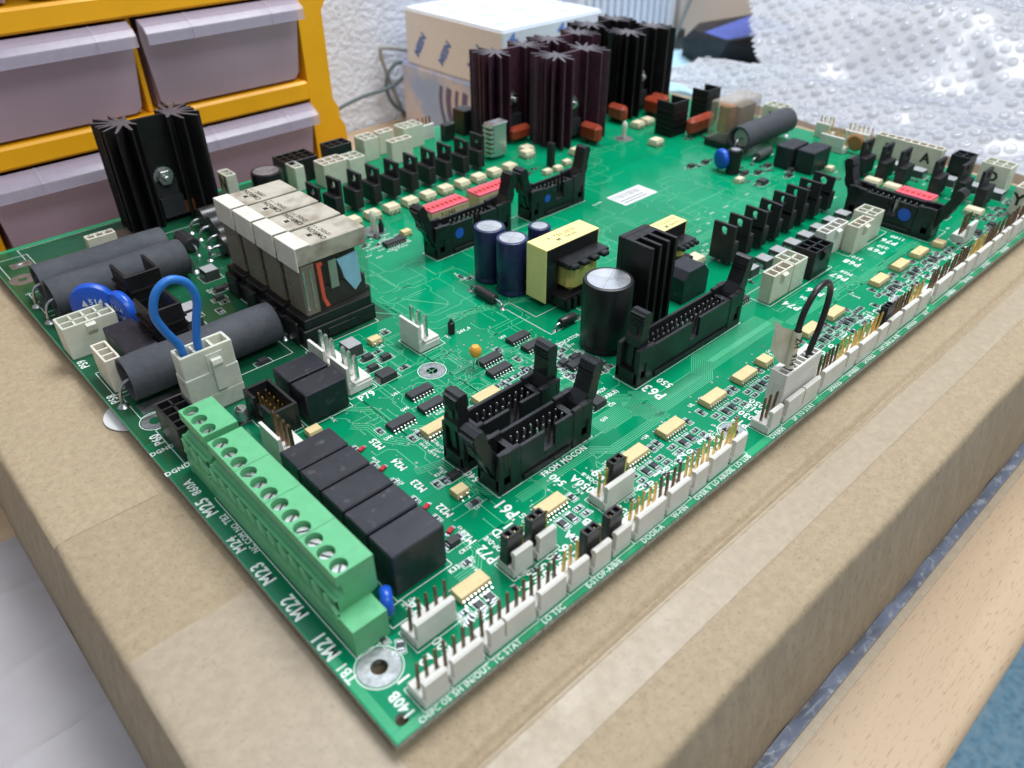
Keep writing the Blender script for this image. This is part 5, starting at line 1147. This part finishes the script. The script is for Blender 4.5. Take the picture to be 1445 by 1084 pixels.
for _ in range(150):
    x, y = random.choice(((random.uniform(322, 388), random.uniform(12, 22)), (random.uniform(362, 372), random.uniform(24, 96)), (random.uniform(300, 330), random.uniform(112, 150)), (random.uniform(216, 300), random.uniform(55, 59.5)), (random.uniform(120, 140), random.uniform(186, 199)), (random.uniform(210, 300), random.uniform(82.6, 90)), (random.uniform(354, 392), random.uniform(12, 22)), (random.uniform(338, 344), random.uniform(18, 90)), (random.uniform(205, 240), random.uniform(198, 205)), (random.uniform(330, 372), random.uniform(168, 178)), (random.uniform(176, 205), random.uniform(240, 254))))
    chip_r(round(x, 1), round(y, 1), 2.0, 1.2, random.choice((0, 90)), box=False)
for k_ in range(60): chip_r(206+k_*2.9+random.uniform(-.5, .5), random.choice((13.2, 16.4, 19.2)), 2.0, 1.2, random.choice((0, 90)))
part('module', MB().box(231, 238, 268, 273, 0, 9, 0, .3).mesh('module', 'black')); part('module', MB().box(244.6, 254, 268, 278, 0, 14, 0, .3).mesh('module2', 'black'))

# ------------------------------------------------------------------ green terminal blocks
def terminal(y0, n, zt, name, label, header):
    L_ = n*5.08
    def f():
        b = MB()
        # plug body in cross section, extruded along y; front chamfer carries the wire mouths
        prof = [(6.9, 8.2), (6.9, 12.0), (8.6, 13.2), (8.6, zt-3.4), (7.4, zt-3.0), (7.4, zt-2.6), (17.2, zt-2.6), (17.2, 9.0), (15.6, 8.2)]
        b.prism_xz(prof, 0, L_-.15)
        return b.mesh(name, 'tbgreen')
    def plate():
        cu = bpy.data.curves.new('p', 'CURVE'); cu.dimensions = '2D'; cu.fill_mode = 'BOTH'; cu.extrude = 1.29*S
        def sp(pts):
            s_ = cu.splines.new('POLY'); s_.points.add(len(pts)-1); s_.use_cyclic_u = True
            for p, q in zip(s_.points, pts): p.co = (q[0]*S, q[1]*S, 0, 1)
        sp([(7.4, 0), (17.2, 0), (17.2, L_-.15), (7.4, L_-.15)])
        for k in range(n): sp([(9.95+2.1*math.cos(2*math.pi*q/24), 2.54+k*5.08+2.1*math.sin(2*math.pi*q/24)) for q in range(24)])
        c_ = bpy.data.objects.new('p', cu); col.objects.link(c_); dg = bpy.context.evaluated_depsgraph_get()
        me = bpy.data.meshes.new_from_object(c_.evaluated_get(dg)); bpy.data.objects.remove(c_); me.materials.clear(); me.materials.append(MT['tbgreen'])
        for p in me.polygons: p.use_smooth = False
        return me
    o = part(name, f(), (0, y0, 0), label=label)
    obj('top_plate', plate(), o, (0, 0, zt-1.3))
    b = MB()
    b.prism_xz([(5.9, .1), (5.9, 4.2), (6.6, 7.4), (6.6, 8.1), (15.2, 8.1), (15.2, .1)], -1.0, L_+.9 if header else L_); b.box(5.7, 6.4, -.8, L_, 6.6, 7.5, 0, .1)
    b.box(6.3, 7.2, .2, L_-.3, 11.8, 12.7, 0, .15)
    obj('socket', b.mesh('socket', 'tbgreen'), o)
    sm = cached('tbscrew', lambda: (lambda b: (b.rev([(1.85, -1.6), (1.85, -.7), (1.6, -.5)], (0, 0, 0), 'z', 20), b.box(-1.45, 1.45, -.25, .25, -.52, -.42, 1), b.mesh('screw', ['screw', 'ink']))[-1])(MB()))
    mm = cached('tbmouth', lambda: MB().prism_yz([(-2.3, 0), (2.3, 0), (2.3, 3.5), (-2.3, 3.5)], -.05, .35).mesh('wire_mouth', 'cavity'))
    vm = cached('tbvane', lambda: MB().prism_yz([(-2.3, 0), (2.3, 0), (2.3, 3.6), (1.7, 3.6)], -.9, .2).mesh('wire_guard', 'tbgreen'))
    for k in range(n):
        yy = 2.54+k*5.08
        obj('screw', sm, o, (9.95, yy, zt-.95), rz=random.uniform(0, 180))
        obj('wire_mouth', mm, o, (6.86, yy, 8.4)); obj('wire_guard', vm, o, (6.7, yy-.3, 8.2))
    for k in range(1, n//3): obj('seam', cached('tbseam%.1f' % zt, lambda: MB().box(7.5, 17.1, -.06, .06, zt-.02, zt+.02).mesh('seam', 'cavity')), o, (0, k*15.24, 0))
    return o
random.seed(13)
terminal(29.4, 12, 19.6, 'terminal_block', 'twelve way green screw terminal block', True)
terminal(92.0, 3, 20.4, 'terminal_block', 'three way green screw terminal block', False)
part('end_socket', MB().prism_xz([(5.8, .1), (5.8, 8.6), (14.9, 8.6), (14.9, .1)], 22.7, 28.3).mesh('end_socket', 'tbgreen'))

# ------------------------------------------------------------------ plug-in relays in their sockets
def socket(y):
    def f():
        b = MB(); b.box(62.8, 92.6, 0, 14.2, .1, 6.4, 0, .4); b.box(64.0, 91.6, .6, 13.6, 6.4, 10.2, 0, .3); b.box(61.6, 63.0, 3, 11, .1, 9.0, 0, .4); b.box(91.4, 93.6, 3.5, 10.5, .1, 12.2, 0, .4)
        b.box(72.0, 84.0, -.5, .2, 1.2, 4.4, 0, .2); b.box(66, 71, -.25, .2, 2.2, 3.2); b.box(85, 91, -.25, .2, 2.2, 3.2); return b.mesh('relay_socket', 'black')
    return part('relay_socket', cached('sock', f), (0, y, .02))
RL = ('frontmost plug-in relay, its clear side showing a red lever and blue block', 'plug-in relay second from the front', 'plug-in relay third from the front', 'plug-in relay farthest back, by the black heatsink')
for k in range(4):
    y = 138.6+k*14.75; socket(y)
    r = empty('plug_in_relay', (78.8, y+7, 10.3)); tag(r, RL[k], 'relay', 'grimy plug-in relays in a row')
    xa, xb, ya, yb = -13.6, 13.6, -6.6, 6.4
    obj('cap', cached('rcap', lambda: (lambda b: (b.box(xa, xb, ya, yb, 20.2, 26.7, 0, .35), b.box(xa+8.4, xa+10.2, -1.0, .8, 26.7, 26.78, 1), b.box(xa+8.0, xa+8.4, -1.0, .8, 26.7, 26.8, 2), b.mesh('cap', ['omrontop', 'ink', 'omronlight']))[-1])(MB())), r)
    obj('tab', cached('rtab', lambda: (lambda b: (b.box(xa-.25, xa+5.6, ya-.1, yb+.1, 26.5, 27.05, 0, .15), b.box(xa-.3, xa+.2, ya-.12, yb+.12, 18.4, 26.9, 0, .12), b.mesh('tab', 'omronlight'))[-1])(MB())), r)
    obj('cover', cached('rcov', lambda: (lambda b: (b.box(xa+.2, xb-.2, ya+.15, yb-.15, .1, 20.15, 0, .3), b.mesh('cover', 'smoke'))[-1])(MB())), r)
    obj('coil_block', cached('rcoil', lambda: (lambda b: (b.box(xa+.7, xa+6.4, ya+.6, yb-.6, .5, 19.8, 0, .6), b.box(xa+6.5, xb-.9, ya+2.4, yb-.6, .4, 8.0, 1, .3), b.box(xa+6.5, xb-3, ya+3.4, yb-.6, 8.1, 19.4, 1, .3), b.mesh('coil_block', ['relaydull', 'blackmat']))[-1])(MB())), r)
    obj('lever', cached('rlev', lambda: (lambda b: (b.prism_xz([(-6.6, 18.8), (-4.6, 19.0), (-4.4, 18.0), (-5.2, 17.6), (-5.0, 5.5), (-3.6, 2.0), (-5.0, 1.8), (-6.2, 5.2)], ya+.35, ya+1.2), b.mesh('lever', 'redp'))[-1])(MB())), r)
    obj('window_block', cached('rwin', lambda: (lambda b: (b.prism_xz([(1.4, 17.6), (9.6, 18.2), (9.8, 6.6), (7.0, 4.0), (3.4, 10.0), (2.6, 14)], ya+.4, ya+1.4), b.mesh('window_block', 'skyp'))[-1])(MB())), r)
    obj('contact', cached('rcon', lambda: (lambda b: (b.box(-2.2, .9, ya+.4, ya+1.0, 8, 18.6), b.box(-12.4, -11.6, ya+.3, ya+.8, 3, 18), b.box(-9.6, -9.0, ya+.3, ya+.8, 3, 18), b.mesh('contact', 'steel'))[-1])(MB())), r)
    for t_, dx, dy, s_ in (('OMRON', -1.6, -.2, 2.1), ('12VDC', 1.1, -1.6, 1.5), ('= =', .9, 4.2, 1.2)): lettering(t_, (dx, dy, 26.74), 90, s_, r, 'ink', 'printed_lettering', bold=.035)

# ------------------------------------------------------------------ plugs with wire loops
e = empty('wire_loop_plug', (17.4, 127.6, 6.2)); tag(e, 'milky plug with a blue wire loop behind the green terminals', 'plug')
b = MB(); W_, D_ = 16.4, 6.6
b.box(0, W_, 0, .9, 5, 16, 0, .2); b.box(0, W_, D_-.9, D_, 5, 16, 0, .2); b.box(0, .9, .9, D_-.9, 5, 16, 0, .1); b.box(W_-.9, W_, .9, D_-.9, 5, 16, 0, .1)
for k in (1, 2): b.box(k*W_/3-.4, k*W_/3+.4, .9, D_-.9, 6, 15.5)
b.box(.9, W_-.9, .9, D_-.9, 5.2, 11); b.box(-.3, W_+.3, -.3, D_+.3, -1.5, 8, 0, .3)
obj('housing', b.mesh('housing', 'natural'), e)
b = MB(); b.prism_yz([(-.3, 1), (-1.5, 1.4), (-1.7, 9.6), (-2.3, 11), (-1.9, 12.4), (0, 12.6), (0, 10.8), (-.9, 10)], 8.4, 11.6); b.box(7.4, 12.6, -.55, -.25, 7.0, 14.2, 0, .1); obj('latch', b.mesh('latch', 'natural'), e)
obj('wire', MB().tube(curve_tube([(2.6, 3.2, 10), (2.2, 3.2, 18), (-.6, 3.2, 25), (-2.0, 3.2, 31), (0.2, 3.2, 37), (4.6, 3.2, 39.4), (9.0, 3.2, 37), (10.6, 3.2, 31), (8.8, 3.2, 24), (7.4, 3.2, 17), (7.2, 3.2, 10)], 1, 8), 1.25, 12).mesh('wire', 'bluewire'), e)
box_conn(17.2, 127.2, 4, 1, 'natural', 6.1, 4.0)
e = empty('wire_loop_plug', (147.6, 3.4, 3.4)); tag(e, 'tall white plug with a black wire loop and a paper flag', 'plug')
b = MB(); L_ = 20.0
b.box(0, L_, 1.0, 4.6, 0, 9, 0, .2); b.box(0, L_, 1.0, 1.8, 9, 13.4, 0, .15); b.box(0, L_, 4.6, 6.6, 0, 13.4, 0, .15)
for k in range(9): b.box(k*2.42 if k else 0, k*2.42+.62, 1.8, 4.6, 9, 13.2)
obj('housing', b.mesh('housing', 'kkwhite'), e)
obj('wire', MB().tube(curve_tube([(4.2, 3.2, 8), (4.2, 3.2, 15), (4.2, 3.2, 27), (5.4, 3.2, 33), (9.4, 3.2, 37.6), (14.8, 3.2, 38.4), (18.6, 3.2, 35), (19.6, 3.2, 29), (18.2, 3.2, 21), (15.6, 3.2, 14), (15.0, 3.2, 8)], 1, 8), .95, 12).mesh('wire', 'blackwire'), e)
b = MB(); b.rev([(1.25, 13.6), (1.25, 26.4)], (4.2, 3.2, 0), 'z', 16, 0, cap=False)
b.add([(4.0, 4.3, 13.8), (4.0, 4.3, 26.2), (2.2, 7.0, 26.8), (1.2, 9.2, 28.6), (1.8, 9.0, 18.2), (2.6, 6.4, 14.8)], [(0, 1, 2, 5), (5, 2, 3, 4)]); obj('paper_flag', b.mesh('paper_flag', 'flag'), e)
for t_, zz in (('P16', 17.0), ('HZ', 23.0)):
    me = text_mesh(t_, 1.9, .03); me.materials.clear(); me.materials.append(MT['ink']); obj('printed_lettering', me, e, (4.2-.55, 3.2-1.2, zz), rot=face_rot((-.42, -.9, 0), 90))
